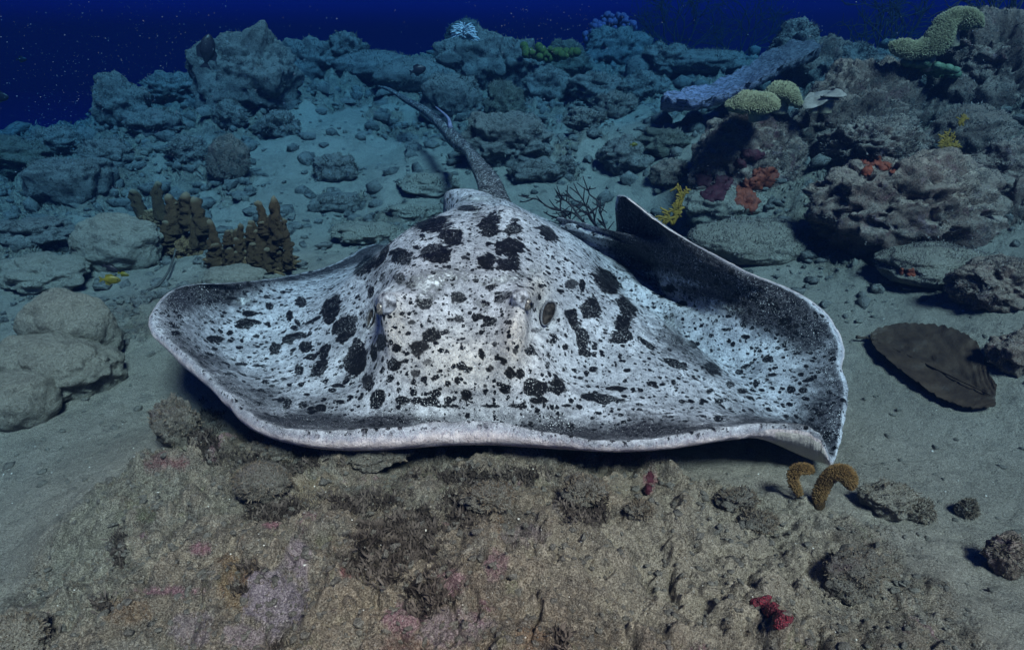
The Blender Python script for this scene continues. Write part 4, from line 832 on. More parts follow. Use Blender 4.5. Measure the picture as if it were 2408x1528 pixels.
leather('big folded leather coral crowning the upper right reef', [(2092,118,0,10,9),(2112,110,-.02,17,14),(2150,118,0,17,16),(2188,108,.0,24,20),(2212,82,0,27,20),(2224,56,.02,22,18),(2252,42,.03,18,16),(2288,48,.0,18,15),(2312,64,-.02,9,8)],
        [(2240,104,2236,62,13,15,.05),(2185,160,2180,120,12,18,.05)], 4.15, npol=5000, psz=.003, plen=.0065, nrm=(0,-.75,.65))
leather('left and larger of two toadstool corals on the pink rock', [(1725,256,.0,12,14),(1738,243,-.03,36,16),(1770,238,-.05,44,15),(1805,240,-.03,34,14),(1826,250,.0,10,9)], [(1785,278,1782,248,22,24,.0)], 3.75, npol=3600, psz=.003, plen=.006, group='twin toadstool corals')
leather('right and smaller of two toadstool corals, cap drooping on its right', [(1806,222,0,10,10),(1822,212,-.02,28,12),(1848,214,-.02,30,13),(1868,232,-.02,22,12),(1884,252,.0,8,9)], [(1834,262,1838,222,16,20,.0)], 3.9, npol=2600, psz=.003, plen=.006, group='twin toadstool corals')
leather('smooth pale mushroom leather coral with a wavy rim', [(1893,256,-.05,10,3),(1908,244,-.02,22,3),(1925,228,.0,30,4),(1945,226,.03,40,4),(1965,220,.0,40,4),(1984,220,.0,20,3)], [(1940,262,1944,232,14,17,-.01),(1912,264,1914,246,8,10,-.02)], 3.85, mat='smooth_cap', npol=0, wave=.012, nrm=(0,-.12,1))
YB = hit(1928, 1192)[1]
bl_ = leather('brown arched leather coral beside the drooping right wing tip', [(1924,1190,.0,12,9),(1928,1165,.0,20,12),(1938,1135,.0,20,13),(1958,1113,-.01,18,13),(1984,1112,-.02,19,13),(1998,1128,-.02,18,12),(2003,1150,-.02,12,9)],
        [(1926,1190,1928,1176,16,14,.0)], YB, mat='leather_brown', pol='polyp_brown', npol=3000, psz=.0013, plen=.0035, wave=.004, nrm=(0,-.8,.6), stalkmat='leather_brown')
t_ = YB * 1.02 / F; lobe = [(1885,1168,9,7),(1870,1142,12,8),(1864,1120,15,9),(1874,1104,15,9),(1896,1102,14,9),(1914,1108,9,6)]; oo = np.array(bl_.location)
Vl, fl_, Nl = ribbon_cap([at_y(a, b, YB + .02) - oo for a, b, _, _ in lobe], [c[2] * t_ for c in lobe], [c[3] * t_ for c in lobe], (0, -.8, .6), 0, n=70, wave=.003)
lb_ = link('lobe', mesh_np('lobe', Vl, fl_, M['leather_brown']), bl_); pv2, pf2 = polyps(Vl, Nl, 1400, .0013, .0035, 4); link('polyps', mesh_np('polyps', pv2, pf2, M['polyp_brown']), lb_, kind='stuff')
# low lumpy green coral under the big one
r_ = bpy.data.objects.new('green_coral', None); col.objects.link(r_); o_ = at_y(2190, 165, 4.25); r_.location = tuple(o_); tag(r_, 'pale green knobby coral patch under the big leather coral', 'coral')
M['green'] = simple_mat('green_coral_skin', (.13, .20, .13), (.07, .12, .07), 30, .7, .006)
kn = rng.uniform(-1, 1, (60, 2)); iv3, if3 = ico(2); pts = []
for a, b in kn:
    c = at_y(2190 + a * 60 + 0, 163 + a * 10 + b * 12, 4.25 + b * .1) - o_; s = rng.uniform(.018, .034); pts.append((iv3 * s * [1, 1, .8] + c, if3))
link('knobs', mesh_np('knobs', *merge(pts), M['green']), r_, kind='stuff')

# ------------------------------------------------------------------ branching corals
def branch_tree(seed, start, dirv, length, rad, levels, spread, flatn=None, taper=.7, kids=3, jitter=.12):
    r = np.random.default_rng(seed); out = []
    def grow(p, d, L, ra, lv):
        pts = [p]; k = 7; dd = d.copy()
        for i in range(k):
            dd = dd + r.normal(0, jitter, 3)
            if flatn is not None: dd = dd - flatn * (dd @ flatn) * .7
            dd /= np.linalg.norm(dd); pts.append(pts[-1] + dd * L / k)
            if lv > 0 and i >= 1 and r.random() < kids / k:
                a = dd + r.normal(0, spread, 3)
                if flatn is not None: a = a - flatn * (a @ flatn) * .85
                a /= np.linalg.norm(a); grow(pts[-1], a, L * r.uniform(.45, .8), ra * taper, lv - 1)
        rr_ = np.linspace(ra, ra * .55, k + 1); out.append(tube(np.array(pts), rr_, 6))
    grow(np.array(start, float), np.array(dirv, float) / np.linalg.norm(dirv), length, rad, levels); return merge(out)
M['black_coral'] = simple_mat('black_coral_skin', (.006, .006, .009), (.015, .014, .02), 60, .6, .002)
fan_o = at_y(1425, 575, 3.05)
def fanpts(l): return np.array([at_y(a, b, 3.05 + d) - fan_o for a, b, d in l])
fan = []
FAN = [[(1430,572,0),(1395,545,0),(1350,532,-.03),(1310,525,-.05),(1270,515,-.05)],[(1395,545,0),(1370,520,.02),(1345,500,.03),(1300,492,.0),(1265,470,0),(1250,466,0)],[(1420,565,0),(1400,530,.05),(1395,500,.06),(1372,480,.06),(1350,470,.08),(1330,448,.08)],
 [(1400,530,.05),(1385,505,0),(1410,480,.0),(1385,455,.03),(1388,438,.03)],[(1415,560,0),(1405,535,-.04),(1390,515,-.06),(1380,490,-.06),(1365,462,-.06),(1340,440,-.05)],[(1345,500,.03),(1325,510,.04),(1300,510,.04),(1278,498,.04)],
 [(1370,520,.02),(1340,480,.06),(1322,470,.06),(1308,478,.06)],[(1385,545,0),(1350,550,-.02),(1320,545,-.02),(1295,548,-.02)],[(1430,560,0),(1422,530,.02),(1412,500,.02),(1412,470,.02)],[(1350,532,-.03),(1330,515,-.06),(1318,490,-.06),(1322,455,-.06)],[(1395,500,.06),(1375,500,.07),(1352,484,.08)]]
for l in FAN: fan.append(tube(spline(fanpts(l), 26), np.linspace(.0055, .0026, 26), 6))
rr2 = np.random.default_rng(5)
for l in FAN:
    P = spline(fanpts(l), 12)
    for i in range(2, 11):
        if rr2.random() < .75:
            d = rr2.normal(0, .03, 3) + (P[i] - P[i - 1]) * 1.1; d[1] *= .4
            fan.append(tube(np.array([P[i] + d * s + np.array([0, 0, .01 * s * s]) for s in (0, .4, .75, 1)]), [.0032, .003, .0026, .002], 5))
link('sea_fan', mesh_np('sea_fan', *merge(fan), M['black_coral']), None, fan_o, 'leafless black branching sea fan standing just behind the dome', 'sea fan')
M['yellow'] = simple_mat('yellow_coral_skin', (.30, .17, .02), (.20, .12, .016), 60, .6, .003)
for (px, py, Y, L, rad, sd, lab) in [(1582,528,3.5,.105,.0105,3,'bright yellow branching coral on the sand beside the raised wing tip'),(2228,362,3.55,.062,.008,8,'orange yellow branching coral stuck on the dark right rock'),(2222,432,3.45,.045,.006,12,'smallest yellow coral sprig, below the orange yellow one'),(2262,290,3.7,.03,.006,15,'dull yellow tuft high on the dark right rock')]:
    o_ = at_y(px, py, Y); Vb, Fb = branch_tree(sd, (0, 0, 0), (0, -.15, 1), L, rad, 3, .75, np.array([0, 1.0, 0]), .85, 5); V2, F2 = branch_tree(sd + 1, (0, 0, 0), (.5, -.1, 1), L * .8, rad, 2, .7, np.array([0, 1.0, 0]), .85, 4); V3, F3 = branch_tree(sd + 2, (0, 0, 0), (-.6, -.1, 1), L * .8, rad, 2, .7, np.array([0, 1.0, 0]), .85, 4)
    link('yellow_coral', mesh_np('yellow_coral', *merge([(Vb, Fb), (V2, F2), (V3, F3)]), M['yellow']), None, o_, lab, 'coral', 'small yellow branching corals')
M['far_bush'] = simple_mat('dark_bush_coral', (.012, .014, .02), (.03, .03, .04), 30, .8, .002)
for (px, py, Y, L, sd, lab, kk) in [(2360,130,5.4,.52,31,'tall dark bushy black coral against the blue at the upper right',6),(2065,140,7.0,.48,35,'faint dark bush coral left of the big leather coral',6),(1590,130,9.0,.62,41,'dim tall bush coral fading into blue on the far crest',6),(1730,140,9.2,.55,44,'dim lower bush coral right of the tall faded one',6)]:
    o_ = at_y(px, py, Y); ps = [branch_tree(sd + i, (0, 0, -.05), (math.sin(i * 1.1) * .9, .1, .9), L * (1 - .06 * i), .011, 3, .55, np.array([0, 1.0, 0]), .66, 5, .2) for i in range(kk)]
    link('bush_coral', mesh_np('bush_coral', *merge(ps), M['far_bush']), None, o_, lab, 'coral', 'dark bushy corals on the far crest')
M['purple'] = simple_mat('purple_soft_coral_skin', (.15, .12, .24), (.08, .07, .16), 25, .8, .01)
M['white_soft'] = simple_mat('white_soft_coral_skin', (.60, .62, .66), (.40, .42, .46), 50, .7, .004)
o_ = at_y(1440, 100, 8.4); ps = []
for i in range(260):
    d = rng.normal(0, 1, 3); d /= np.linalg.norm(d); s = rng.uniform(.018, .045); ps.append((iv3 * s * (1 + .3 * fbm(iv3 * 3 + i, 2)[:, None]) + d * [.33, .2, .24] * rng.uniform(.6, 1) + [0, 0, .06], if3))
link('soft_coral', mesh_np('soft_coral', *merge(ps), M['purple']), None, o_, 'rounded purple soft coral fading into the blue on the crest', 'coral')
o_ = at_y(1092, 84, 6.3); ps = []
for i in range(150):
    a = rng.uniform(0, 2 * np.pi); e = rng.uniform(.1, 1.35); d = np.array([math.cos(a) * math.sin(e), math.sin(a) * math.sin(e), math.cos(e)]); q = np.array([d * s * .13 + np.array([0, 0, -.05 * s * s]) for s in (0, .4, .7, .9, 1.05)]) + rng.normal(0, .018, 3)
    ps.append(tube(q, [.006, .007, .006, .005, .003], 4))
link('feathery_coral', mesh_np('feathery_coral', *merge(ps), M['white_soft']), None, o_, 'white feathery soft coral on the central pillar', 'coral')
M['ygreen'] = simple_mat('yellow_green_weed', (.10, .12, .02), (.05, .07, .02), 40, .8, .004)
o_ = at_y(1290, 128, 6.6); ps = [(iv3 * rng.uniform(.02, .045) + rng.normal(0, 1, 3) * [.11, .06, .03], if3) for _ in range(60)]
link('algae_clump', mesh_np('algae_clump', *merge(ps), M['ygreen']), None, o_, 'yellow green algae clump on the crest right of the pillar', 'algae')

# ------------------------------------------------------------------ brown finger corals: clumps of separate branches
def finger_mat():
    n = NT('brown_finger_coral'); x = n.node('ShaderNodeSeparateXYZ'); tc = n.node('ShaderNodeTexCoord'); n.l.new(tc.outputs['Generated'], x.inputs[0])
    f = n.noise(45, 4); v = n.voro(110); c = n.mix(n.step(f, .35, .65), (.085, .045, .020), (.15, .085, .035)); c = n.mix(n.step(v, .55, .2), c, (.20, .12, .06))
    c = n.mix(n.step(x.outputs[2], .84, 1.0), c, (.42, .34, .22)); c = n.mix(n.step(n.noise(130, 2), .70, .74), c, (.5, .5, .45))
    return n.done(c, .75, n.bump(n.math('ADD', v, f), .008, 1), .3)
M['finger'] = finger_mat()
fm = []
for i in range(5):
    q = np.array([[math.sin(s * 2 + i) * .08 * s, math.cos(s * 3 + i * 2) * .06 * s, s] for s in np.linspace(0, 1, 20)])
    rd = .19 * (1 - .35 * np.linspace(0, 1, 20)) * np.sqrt(np.clip(1 - np.linspace(0, 1, 20) ** 7, .0, 1)) + .004
    V, f = tube(q, rd, 16); V = V + (V - [0, 0, .5]) * [1, 1, 0] * (billow(V * 4 + i * 7, 2) * .55 + billow(V * 13 + i, 2) * .22)[:, None]; fm.append(mesh_np('branch', V, f, M['finger']))
def finger_clump(label, base, fingers, Y, seed):
    Y = hit(base[0], base[1] + 6)[1] + Y; root = bpy.data.objects.new('finger_coral', None); col.objects.link(root); o = at_y(*base, Y); root.location = tuple(o); tag(root, label, 'coral', 'brown finger corals left of the stingray'); t = Y * 1.08 / F; r = np.random.default_rng(seed)
    for (x, y, w_, h_) in fingers:
        b = link('branch', fm[r.integers(5)], root); p = at_y(x, y + h_ / 2, Y + r.uniform(-.05, .05)) - o; b.location = tuple(p)
        b.rotation_euler = (r.uniform(-.12, .12), r.uniform(-.15, .15), r.uniform(0, 6)); b.scale = (w_ * t * 3.1, w_ * t * 3.1, h_ * t * 1.08)
    bm_, bf_ = [], None
    xs = [f_[0] for f_ in fingers]; yb = max(f_[1] + f_[3] / 2 for f_ in fingers); yt = np.median([f_[1] for f_ in fingers]) ; hh = (yb - yt) * .5 * t
    V, f = rock_mesh(seed + 90, ((max(xs) - min(xs)) * .50 * t + .012, .08, hh), lump=.25, fine=.5, sub=5)
    link('base', mesh_np('base', V + (at_y(.5 * (max(xs) + min(xs)), yb - hh / t * .8, Y + .03) - o), f, M['finger']), root)
Yc = hit(500, 640)[1]; YL = 2.95
finger_clump('pair of upright brown coral pillars at the left end of the group', (345, 535), [(342,492,25,78),(380,478,20,80),(358,520,16,30)], .0, 1)
finger_clump('blocky brown finger coral clump with one pale-tipped finger in front', (440, 590), [(405,515,26,70),(425,505,26,85),(450,500,28,80),(478,510,26,75),(398,548,24,50),(430,560,28,60),(458,548,16,70),(480,560,20,50),(410,585,22,30),(440,598,30,30),(470,598,24,34),(415,490,18,30),(465,490,20,36)], .0, 2)
r9 = np.random.default_rng(9); fg = [(655,515,20,90),(622,522,19,80),(511,560,20,72),(604,545,16,44),(512,600,26,50)]
for i in range(70):
    x = r9.uniform(505, 680); top_ = 560 - max(0, (x - 560)) * .55 if x < 655 else 520 + (x - 655) * 1.2; y = r9.uniform(top_, 620); fg.append((x, y, r9.uniform(11, 19), r9.uniform(28, 56)))
finger_clump('largest brown finger coral clump rising to a tall spike on its right', (590, 630), fg, .0, 3)
finger_clump('tiny lone brown finger with a pale tip left of the clumps', (236, 535), [(236,524,22,28)], .0, 4)

# ------------------------------------------------------------------ sponges and crusts
def crust(label, blobs, mat, name='encrusting_sponge', cat='sponge', Y=None, th_=.010, n=90, group=None):
    """thin lumpy crust following the rock or seabed behind it"""
    xs = [b[0] for b in blobs]; ys = [b[1] for b in blobs]; m_ = max(max(b[2], b[3]) for b in blobs) * 1.3
    gx_ = np.linspace(min(xs) - m_, max(xs) + m_, n); gy_ = np.linspace(min(ys) - m_, max(ys) + m_, n); A, B = np.meshgrid(gx_, gy_)
    d = np.full(A.shape, 9.0)
    for (x, y, rx, ry) in blobs: d = np.minimum(d, np.hypot((A - x) / rx, (B - y) / ry))
    d = d + fbm(np.stack([A.ravel() * .06, B.ravel() * .06, A.ravel() * 0 + xs[0]], 1), 3).reshape(A.shape) * .30
    return A, B, d
dg = None
def cast(px, py, bvh):
    dx, cy, cz = coef(px, py); h = bvh.ray_cast(Vector((0, 0, CAMZ)), Vector((float(dx), float(cy), float(cz))).normalized()); return h
from mathutils.bvhtree import BVHTree
def bvh_of(objs):
    Vv, Ff, o = [], [], 0
    for ob in objs:
        me = ob.data; v = np.empty(len(me.vertices) * 3, np.float32); me.vertices.foreach_get('co', v); v = v.reshape(-1, 3) + np.array(ob.location); Vv.append(v); me.calc_loop_triangles()
        t = np.empty(len(me.loop_triangles) * 3, np.int32); me.loop_triangles.foreach_get('vertices', t); Ff.append(t.reshape(-1, 3) + o); o += len(v)
    return BVHTree.FromPolygons(np.concatenate(Vv).tolist(), np.concatenate(Ff).tolist())
def make_crust(label, blobs, mat, bvh, name='encrusting_sponge', cat='sponge', th_=.010, n=80, group=None):
    A, B, d = crust(label, blobs, mat, n=n); ins = d < 1.0; P = np.zeros(A.shape + (3,)); ok = np.zeros(A.shape, bool)
    for i, j in np.argwhere(d < 1.12):
        h = cast(A[i, j], B[i, j], bvh)
        if h[0] is not None:
            lift = th_ * math.sqrt(max(0, 1 - min(1, d[i, j]))) * 1.0 - (0.004 if d[i, j] > 1 else -.002); P[i, j] = np.array(h[0]) + np.array(h[1] if h[1].y < 0 or h[1].z > 0 else -h[1]) * lift; ok[i, j] = True
    idx = -np.ones(A.shape, int); idx[ok] = np.arange(ok.sum()); V = P[ok]; fs = []
    for i in range(A.shape[0] - 1):
        for j in range(A.shape[1] - 1):
            q = [idx[i, j], idx[i + 1, j], idx[i + 1, j + 1], idx[i, j + 1]]
            if min(q) >= 0 and np.ptp(V[q][:, 1]) < .12: fs.append(q)
    if not fs: return
    V = V + (billow(V * 90, 2) * th_ * .35)[:, None] * np.array([0, -.6, .8]); o = V.mean(0)
    link(name, mesh_np(name, V - o, np.array(fs), mat), None, o, label, cat, group)
M['orange'] = simple_mat('orange_sponge_skin', (.22, .045, .02), (.12, .025, .015), 60, .7, .004)
M['maroon'] = simple_mat('maroon_crust_skin', (.06, .010, .018), (.035, .007, .012), 60, .7, .004)
def red_mat():
    n = NT('red_sponge_skin'); v = n.voro(240); c = n.mix(n.step(v, .25, .5), (.24, .016, .035), (.08, .012, .02)); return n.done(c, .6, n.bump(v, -.004, 1), .4)
M['redsp'] = red_mat()
bvr = bvh_of([r[0] for r in ROCKS if r[0].get('group') == G_R] )
for lab, bl, m_ in [
 ('upper orange sponge patch on the pink rock', [(1800,415,30,26),(1775,432,22,16)], 'orange'), ('lower orange sponge strip hanging down the pink rock', [(1752,455,20,32),(1766,474,18,26),(1745,470,18,14)], 'orange'),
 ('orange red sponge patch on the pale ledge of the dark rock', [(2050,378,26,14),(2080,390,18,12),(2040,402,14,14),(2098,402,8,8)], 'orange'),
 ('dark maroon crust on the left side of the pink rock', [(1655,420,22,18),(1700,430,24,20),(1680,455,30,20)], 'maroon'), ('dark maroon crust near the top of the pink rock', [(1770,365,26,14),(1740,385,16,12)], 'maroon'),
 ('small faint orange sponge on the broad pale boulder', [(2142,642,12,10),(2120,638,6,8)], 'orange')]:
    make_crust(lab, bl, M[m_], bvr, th_=.014, n=44, group='crusts on the right reef wall')
class _G: pass
gn = 170; Yg = np.linspace(.5, 3.2, gn); Xg = np.linspace(-1.6, 2.2, 220); a_, b_ = np.meshgrid(Yg, Xg, indexing='ij'); zg = ground_z(b_.ravel(), a_.ravel(), False)
gb = BVHTree.FromPolygons(np.stack([b_.ravel(), a_.ravel(), zg], 1).tolist(), grid_faces(gn, 220).tolist())
make_crust('bright red lobed sponge on the lower right foreground reef', [(1785,1418,20,14),(1812,1434,24,16),(1838,1458,20,24),(1800,1410,14,8)], M['redsp'], gb, th_=.010, n=90)
make_crust('dark red sponge streak below the front margin', [(1528,1125,9,16),(1524,1150,7,14)], M['maroon'], gb, th_=.006, n=40)

# ------------------------------------------------------------------ dead leaf on the sand
def LB(q):
    dx, cy, cz = coef(q[0], q[1]); h = hit(q[0], q[1], 1.2, 4); h[2] += .022; return h
def leaf():
    """outline measured on the photo, laid on the sand as a thin curled blade"""
    top_ = np.array([(2042,808),(2060,795),(2110,783),(2160,782),(2210,785),(2260,800),(2290,820),(2305,850),(2318,890),(2338,925)]); bot = np.array([(2042,815),(2050,838),(2075,862),(2110,890),(2150,918),(2190,945),(2230,962),(2270,974),(2305,977),(2336,972)])
    nu, nv = 60, 30; A = spline(top_, nu); B = spline(bot, nu); jag = perlin(np.stack([np.arange(nu) * .7, np.zeros(nu), np.zeros(nu)], 1)) * 7; A[:, 1] += jag; B[:, 1] += perlin(np.stack([np.arange(nu) * .6, np.ones(nu) * 5, np.zeros(nu)], 1)) * 3
    V = []
    for j, s in enumerate(np.linspace(0, 1, nv)):
        for i in range(nu):
            q = A[i] * (1 - s) + B[i] * s; P = LB(q); vein = abs(((i / nu * 9 + abs(s - .5) * 5) % 1) - .5); P[2] += .008 * math.sin(i / nu * 5 + 1) + .05 * (s - .5) ** 2 + (.004 if vein < .08 else 0) - (.006 if abs(s - .5) < .03 else 0); V.append(P)
    V = np.array(V); o = V.mean(0); T = V - o; g = grid_faces(nv, nu); V2 = np.concatenate([T, T - [0, 0, .003]]); return V2, np.concatenate([g, g[:, ::-1] + len(T)]), o
M['leaf'] = simple_mat('dead_leaf_skin', (.030, .018, .012), (.052, .032, .020), 14, .6, .003, .3)
lV, lF, lo = leaf(); lf = link('dead_leaf', mesh_np('dead_leaf', lV, lF, M['leaf']), None, lo, 'large torn dark brown leaf lying on the right sand', 'leaf')
q = np.array([LB((2050, 812)), LB((2036, 806)), LB((2022, 806)), LB((2012, 805))]) - lo; link('stem', mesh_np('stem', *tube(q, [.006, .005, .005, .008], 8), M['leaf']), lf)
q = spline([LB(q_) + [0, 0, .004] for q_ in ((2044,812),(2130,850),(2220,895),(2325,945))], 30) - lo; link('midrib', mesh_np('midrib', *tube(q, np.linspace(.006, .002, 30), 6), M['leaf']), lf)

# ------------------------------------------------------------------ sea whip on the left sand
M['whip'] = simple_mat('sea_whip_skin', (.05, .045, .04), (.09, .08, .07), 90, .8, .003)
q = [(413,585,.17),(407,610,.13),(395,640,.11),(378,665,.09),(355,685,.07),(335,705,.055)]; P = spline([at_z(*a) for a in q], 60)
for i in range(60): P[i, 2] = max(P[i, 2], ground_z(P[i:i + 1, 0], P[i:i + 1, 1])[0] + .006)
link('sea_whip', mesh_np('sea_whip', *tube(P, np.linspace(.004, .0085, 60), 8), M['whip']), None, None, 'thin dark curved sea whip lying left of the raised wing', 'sea whip')

# ------------------------------------------------------------------ fish
M['fish_dark'] = simple_mat('dark_fish_skin', (.010, .010, .014), (.02, .02, .028), 90, .4, .001)
M['fish_yellow'] = simple_mat('yellow_fish_skin', (.17, .14, .015), (.10, .09, .015), 60, .4, .001)
M['fish_eye'] = simple_mat('fish_eye_skin', (.004, .004, .004), (.01, .01, .01), 60, .1, .0005)
def fish(px, py, Y, L, yaw, pitch, mat, label, hr=.42):
    V, f = ico(4); x = V[:, 0]; prof = (1 - .55 * sstep(x, -.1, -1)) ; V = np.stack([x * .5, V[:, 1] * .11 * prof, V[:, 2] * hr * .5 * prof * (1 - .25 * sstep(x, .5, 1))], 1)
    b = link('fish', mesh_np('fish', V * L, f, M[mat]), None, at_y(px, py, Y), label, 'fish'); b.rotation_euler = (0, pitch, yaw)
    def fin(name, pts):
        p = np.array([(a, 0, c) for a, c in pts], float); n_ = len(p); V = np.concatenate([p + [0, .008, 0], p - [0, .008, 0]]) * L; c0 = len(V)
        F_ = [np.arange(n_)[None], (np.arange(n_)[::-1] + n_)[None], np.array([[i, i + n_, (i + 1) % n_ + n_, (i + 1) % n_] for i in range(n_)])]
        if n_ == 4: F_ = [np.concatenate(F_)]
        link(name, mesh_np(name, V, F_, M[mat], False), b)
    fin('tail_fin', [(-.44, .05), (-.66, .20), (-.60, .0), (-.66, -.20), (-.44, -.05)]); fin('dorsal_fin', [(.22, hr * .42), (.0, hr * .72), (-.30, hr * .62), (-.34, hr * .2), (-.1, hr * .38)]); fin('anal_fin', [(.05, -hr * .42), (-.12, -hr * .68), (-.32, -hr * .58), (-.34, -hr * .2), (-.1, -hr * .36)])
    for s in (-1, 1): link('eye', mesh_np('eye', ico(2)[0] * .03 * L, ico(2)[1], M['fish_eye']), b, np.array([.34, s * .085, .05]) * L)
    return b
fish(985, 165, 5.2, .11, .2, -.25, 'fish_dark', 'small dark fish hovering above the tail tip', .55)
fish(3, 228, 5.0, .10, .1, 0, 'fish_dark', 'dark fish cut by the left picture edge', .6)
fish(262, 658, 2.35, .062, .3, .15, 'fish_yellow', 'bright yellow damselfish beside the sea whip', .5)
fish(262, 632, 2.5, .05, .2, .55, 'fish_dark', 'small black fish just above the yellow damselfish', .5)
fish(292, 645, 2.75, .04, .2, .35, 'fish_yellow', 'tiny faint yellow fish behind the black one', .45)
fish(488, 116, 5.0, .20, .5, -1.30, 'fish_dark', 'large dark fish nosing upward over the left crest', .5)
fish(1492, 340, 4.2, .045, .2, 0, 'fish_yellow', 'tiny yellow fish over the dark oval boulder', .45)
fish(52, 140, 7.5, .09, .2, 0, 'fish_dark', 'faint distant fish high in the blue at the left', .55)
#PART4

# ------------------------------------------------------------------ loose rubble, turf and drifting particles (nobody could count these)
def scatter_xy(n, y0, y1, pw=1.0, sd=1):
    r = np.random.default_rng(sd); u = r.random(n); y = y0 * (y1 / y0) ** (u ** pw); x = r.uniform(-.95, .95, n) * y; return x, y, r
iv2, if2 = ico(1); iv25, if25 = ico(2)
def rubble(name, n, y0, y1, s0, s1, mat, sd, mask_fn, verts=iv2, faces=if2):
    x, y, r = scatter_xy(n, y0, y1, 1.0, sd); m = mask_fn(x, y, r); x, y = x[m], y[m]; z = ground_z(x, y); n = len(x)
    s = (s0 * (s1 / s0) ** (r.random(n) ** .6)) ; s = s0 + (s1 - s0) * r.random(n) ** 3.5; s = s * np.clip(y / 1.6, .8, 3.5)
    V = verts[None] * s[:, None, None] * r.uniform(.55, 1.25, (n, 1, 3)) * (1 + .30 * r.normal(0, 1, (n, len(verts), 1)).clip(-1.5, 1.5))
    a = r.uniform(0, 6.28, n); c_, s_2 = np.cos(a)[:, None], np.sin(a)[:, None]; V = np.stack([V[..., 0] * c_ - V[..., 1] * s_2, V[..., 0] * s_2 + V[..., 1] * c_, V[..., 2] * .7], -1)
    V = V + np.stack([x, y, z + s * .15], 1)[:, None]; Fc_ = (faces[None] + (np.arange(n) * len(verts))[:, None, None]).reshape(-1, 3)
    link(name, mesh_np(name, V.reshape(-1, 3), Fc_, mat, True), kind='stuff')
M['rubble'] = reef_mat('rubble_bits', (.30, .28, .23), (.20, .17, .14), (.06, .05, .04), [(.24, .15, .12)], .4, sed_amt=.5, turf=.3, k=1.6)
rubble('coral_rubble', 13000, .75, 7, .0016, .014, M['rubble'], 11, lambda x, y, r: (reef_mask(x, y) > .25 + .3 * r.random(len(x))) | (r.random(len(x)) < .22))
rubble('slope_rubble', 9000, 2.6, 8.5, .004, .028, M['rock_blue'], 12, lambda x, y, r: (reef_mask(x, y) > .35) | (r.random(len(x)) < .35))
M['shell'] = simple_mat('shell_chips', (.70, .68, .62), (.5, .48, .42), 60, .6, .001)
rubble('shell_chips', 500, .8, 2.6, .0012, .004, M['shell'], 13, lambda x, y, r: r.random(len(x)) < .8)
# turf: short branching fuzz on the reef framework
def turf_blades(name, n, y0, y1, h0, h1, mat, sd, thr):
    x, y, r = scatter_xy(n, y0, y1, 1, sd); P_ = np.stack([x, y, 0 * x], 1); m = (reef_mask(x, y) + fbm(P_ * 6, 3) * .6) > thr; x, y = x[m], y[m]; z = ground_z(x, y); n = len(x); k = 5
    a = r.uniform(0, 6.28, (n, k)); h = (h0 + (h1 - h0) * r.random((n, k)) ** 2) * np.clip(y / 1.5, .7, 3)[:, None]; lean = r.normal(0, .5, (n, k, 2)); B = np.stack([x, y, z - .002], 1)[:, None] + np.concatenate([r.normal(0, 1, (n, k, 2)) * h[..., None] * .45, np.zeros((n, k, 1))], -1)
    w_ = h * .16; d = np.stack([np.cos(a), np.sin(a), 0 * a], -1) * w_[..., None]; T_ = B + np.concatenate([lean, np.ones((n, k, 1))], -1) * h[..., None]; M_ = B + np.concatenate([lean * .3, np.full((n, k, 1), .55)], -1) * h[..., None]
    V = np.stack([B - d, B + d, M_ + d * .8, M_ - d * .8, T_], 2).reshape(-1, 3); o = np.arange(n * k)[:, None] * 5
    link(name, mesh_np(name, V, [o + np.array([0, 1, 2, 3]), o + np.array([3, 2, 4])], mat, False), kind='stuff')
M['turf'] = simple_mat('algal_turf', (.10, .075, .05), (.17, .14, .105), 30, .9, .001)
turf_blades('algal_turf', 15000, .78, 2.2, .003, .010, M['turf'], 21, .75)
M['turf_far'] = simple_mat('algal_turf_slope', (.09, .08, .06), (.20, .18, .15), 12, .9, .001)
turf_blades('slope_turf', 12000, 2.6, 7.5, .005, .014, M['turf_far'], 22, .6)
M['dark_tuft'] = simple_mat('dark_algae_tufts', (.022, .016, .013), (.12, .10, .085), 25, .9, .001)
r = np.random.default_rng(77); ti = np.nonzero((turf > .25) & (gy < 2.2))[0]; ti = r.choice(ti, min(9000, len(ti)), replace=False, p=turf[ti] / turf[ti].sum()); k = 5
B = GPz[ti][:, None] + np.concatenate([r.normal(0, .006, (len(ti), k, 2)), np.full((len(ti), k, 1), -.002)], -1); N_ = np.concatenate([r.normal(0, .55, (len(ti), k, 2)), np.ones((len(ti), k, 1))], -1); h = r.uniform(.005, .017, (len(ti), k, 1))
d = np.cross(N_, r.normal(0, 1, N_.shape)); d /= np.linalg.norm(d, axis=-1, keepdims=True); d = d * h * .13
V = np.stack([B - d, B + d, B + N_ * h * .6 + d, B + N_ * h * .6 - d, B + N_ * h], 2).reshape(-1, 3); o = np.arange(len(V) // 5)[:, None] * 5
link('dark_algae_tufts', mesh_np('dark_algae_tufts', V, [o + np.array([0, 1, 2, 3]), o + np.array([3, 2, 4])], M['dark_tuft'], False), kind='stuff')
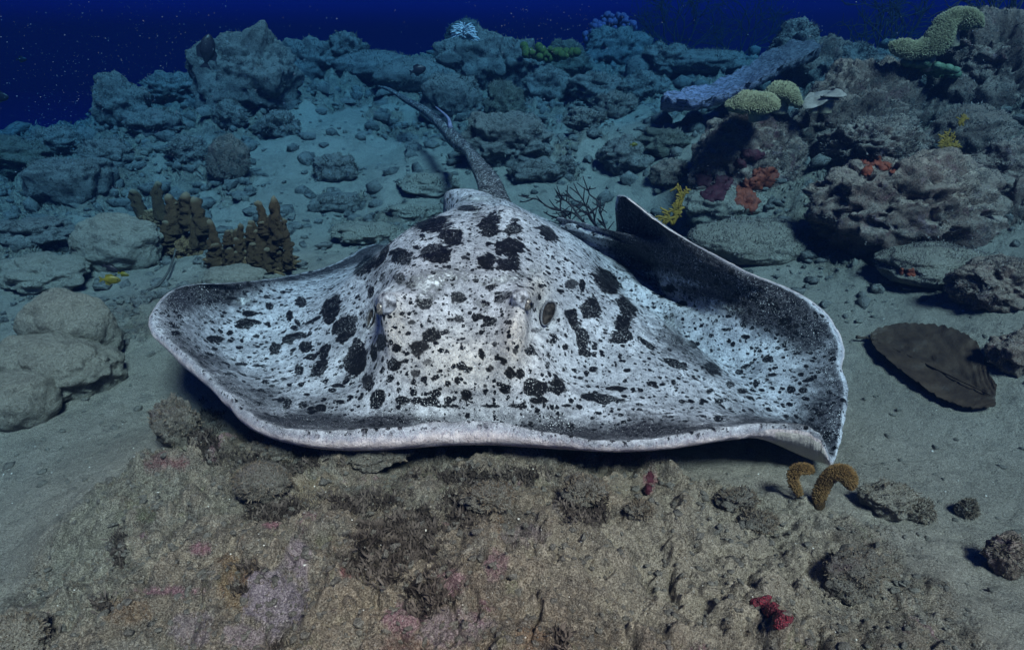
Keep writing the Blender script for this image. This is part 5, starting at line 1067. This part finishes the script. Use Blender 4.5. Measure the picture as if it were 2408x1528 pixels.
# fuzz on the near and right-hand rocks
def fuzz(name, rocks, per, h0, mat, sd):
    r = np.random.default_rng(sd); Vs = []; n_t = 0
    for (ob, c, rad) in rocks:
        me = ob.data; v = np.empty(len(me.vertices) * 3, np.float32); me.vertices.foreach_get('co', v); v = v.reshape(-1, 3); nn = v / np.array(rad) ** 2; nn /= np.linalg.norm(nn, axis=1)[:, None]
        ok = np.nonzero((nn[:, 1] < .35) & (nn[:, 2] > -.4) & (fbm(v * 9 + sd, 2) > -.15))[0]
        if not len(ok): continue
        i = r.choice(ok, min(per, len(ok)), replace=False); B = v[i] + c; N_ = nn[i] + r.normal(0, .55, (len(i), 3)); h = h0 * r.uniform(.4, 1.3, (len(i), 1)) * max(.6, c[1] / 3.5)
        d = np.cross(N_, r.normal(0, 1, (len(i), 3))); d /= np.linalg.norm(d, axis=1)[:, None]; d = d * h * .22
        Vs.append(np.stack([B - d, B + d, B + N_ * h * .6 + d * .8, B + N_ * h * .6 - d * .8, B + N_ * h], 1).reshape(-1, 3))
    V = np.concatenate(Vs); o = np.arange(len(V) // 5)[:, None] * 5
    link(name, mesh_np(name, V, [o + np.array([0, 1, 2, 3]), o + np.array([3, 2, 4])], mat, False), kind='stuff')
M['fuzz_pale'] = simple_mat('pale_turf', (.34, .31, .28), (.15, .12, .11), 40, .9, .001)
M['fuzz_dark'] = simple_mat('dark_turf', (.05, .035, .032), (.12, .10, .09), 40, .9, .001)
GR = [r for r in ROCKS if r[0].get('group') == G_R]
fuzz('wall_turf_pale', GR, 2600, .007, M['fuzz_pale'], 31); fuzz('wall_turf_dark', GR, 2200, .008, M['fuzz_dark'], 32)
fuzz('slope_rock_turf', [r for r in ROCKS if r[0].get('group') in (G_M, G_B)], 600, .008, M['turf_far'], 33)
fuzz('foreground_lump_turf', [r for r in ROCKS if r[0].get('group') == G_F], 700, .009, M['turf'], 34)
# drifting specks
r = np.random.default_rng(51); SP = []
def specks(n, cx_, cy_, sx2, sy2, y0, y1, s0, s1):
    px = cx_ + r.normal(0, sx2, n); py = cy_ + r.normal(0, sy2, n); Y = r.uniform(y0, y1, n); s = (s0 + (s1 - s0) * r.random(n) ** 4) * Y
    for a, b, c, d in zip(px, py, Y, s):
        if -60 < a < 2470 and -60 < b < 1500:
            P = at_y(a, b, c)
            if P[2] > .25 and P[2] < 2.2: SP.append((P, d))
specks(2200, 330, 190, 260, 150, 2.0, 5.5, .00012, .00062); specks(260, 1290, 70, 90, 60, 2, 5, .0002, .0007); specks(450, 1200, 250, 800, 200, 1.6, 5, .0002, .0007); specks(500, 780, 370, 90, 70, 3.2, 4.4, .0002, .0005); specks(120, 2000, 60, 300, 40, 2, 5, .0002, .0009)
tet = np.array([(1, 1, 1), (1, -1, -1), (-1, 1, -1), (-1, -1, 1)], float) * .7; tf_ = np.array([(0, 1, 2), (0, 3, 1), (0, 2, 3), (1, 3, 2)])
V = np.concatenate([tet * s * r.uniform(.6, 1.4, 3) + p for p, s in SP]); Ft = (tf_[None] + (np.arange(len(SP)) * 4)[:, None, None]).reshape(-1, 3)
M['speck'] = simple_mat('drifting_specks', (.30, .38, .5), (.2, .3, .42), 10, .8, .001)
link('suspended_particles', mesh_np('suspended_particles', V, Ft, M['speck'], False), kind='stuff')
pass
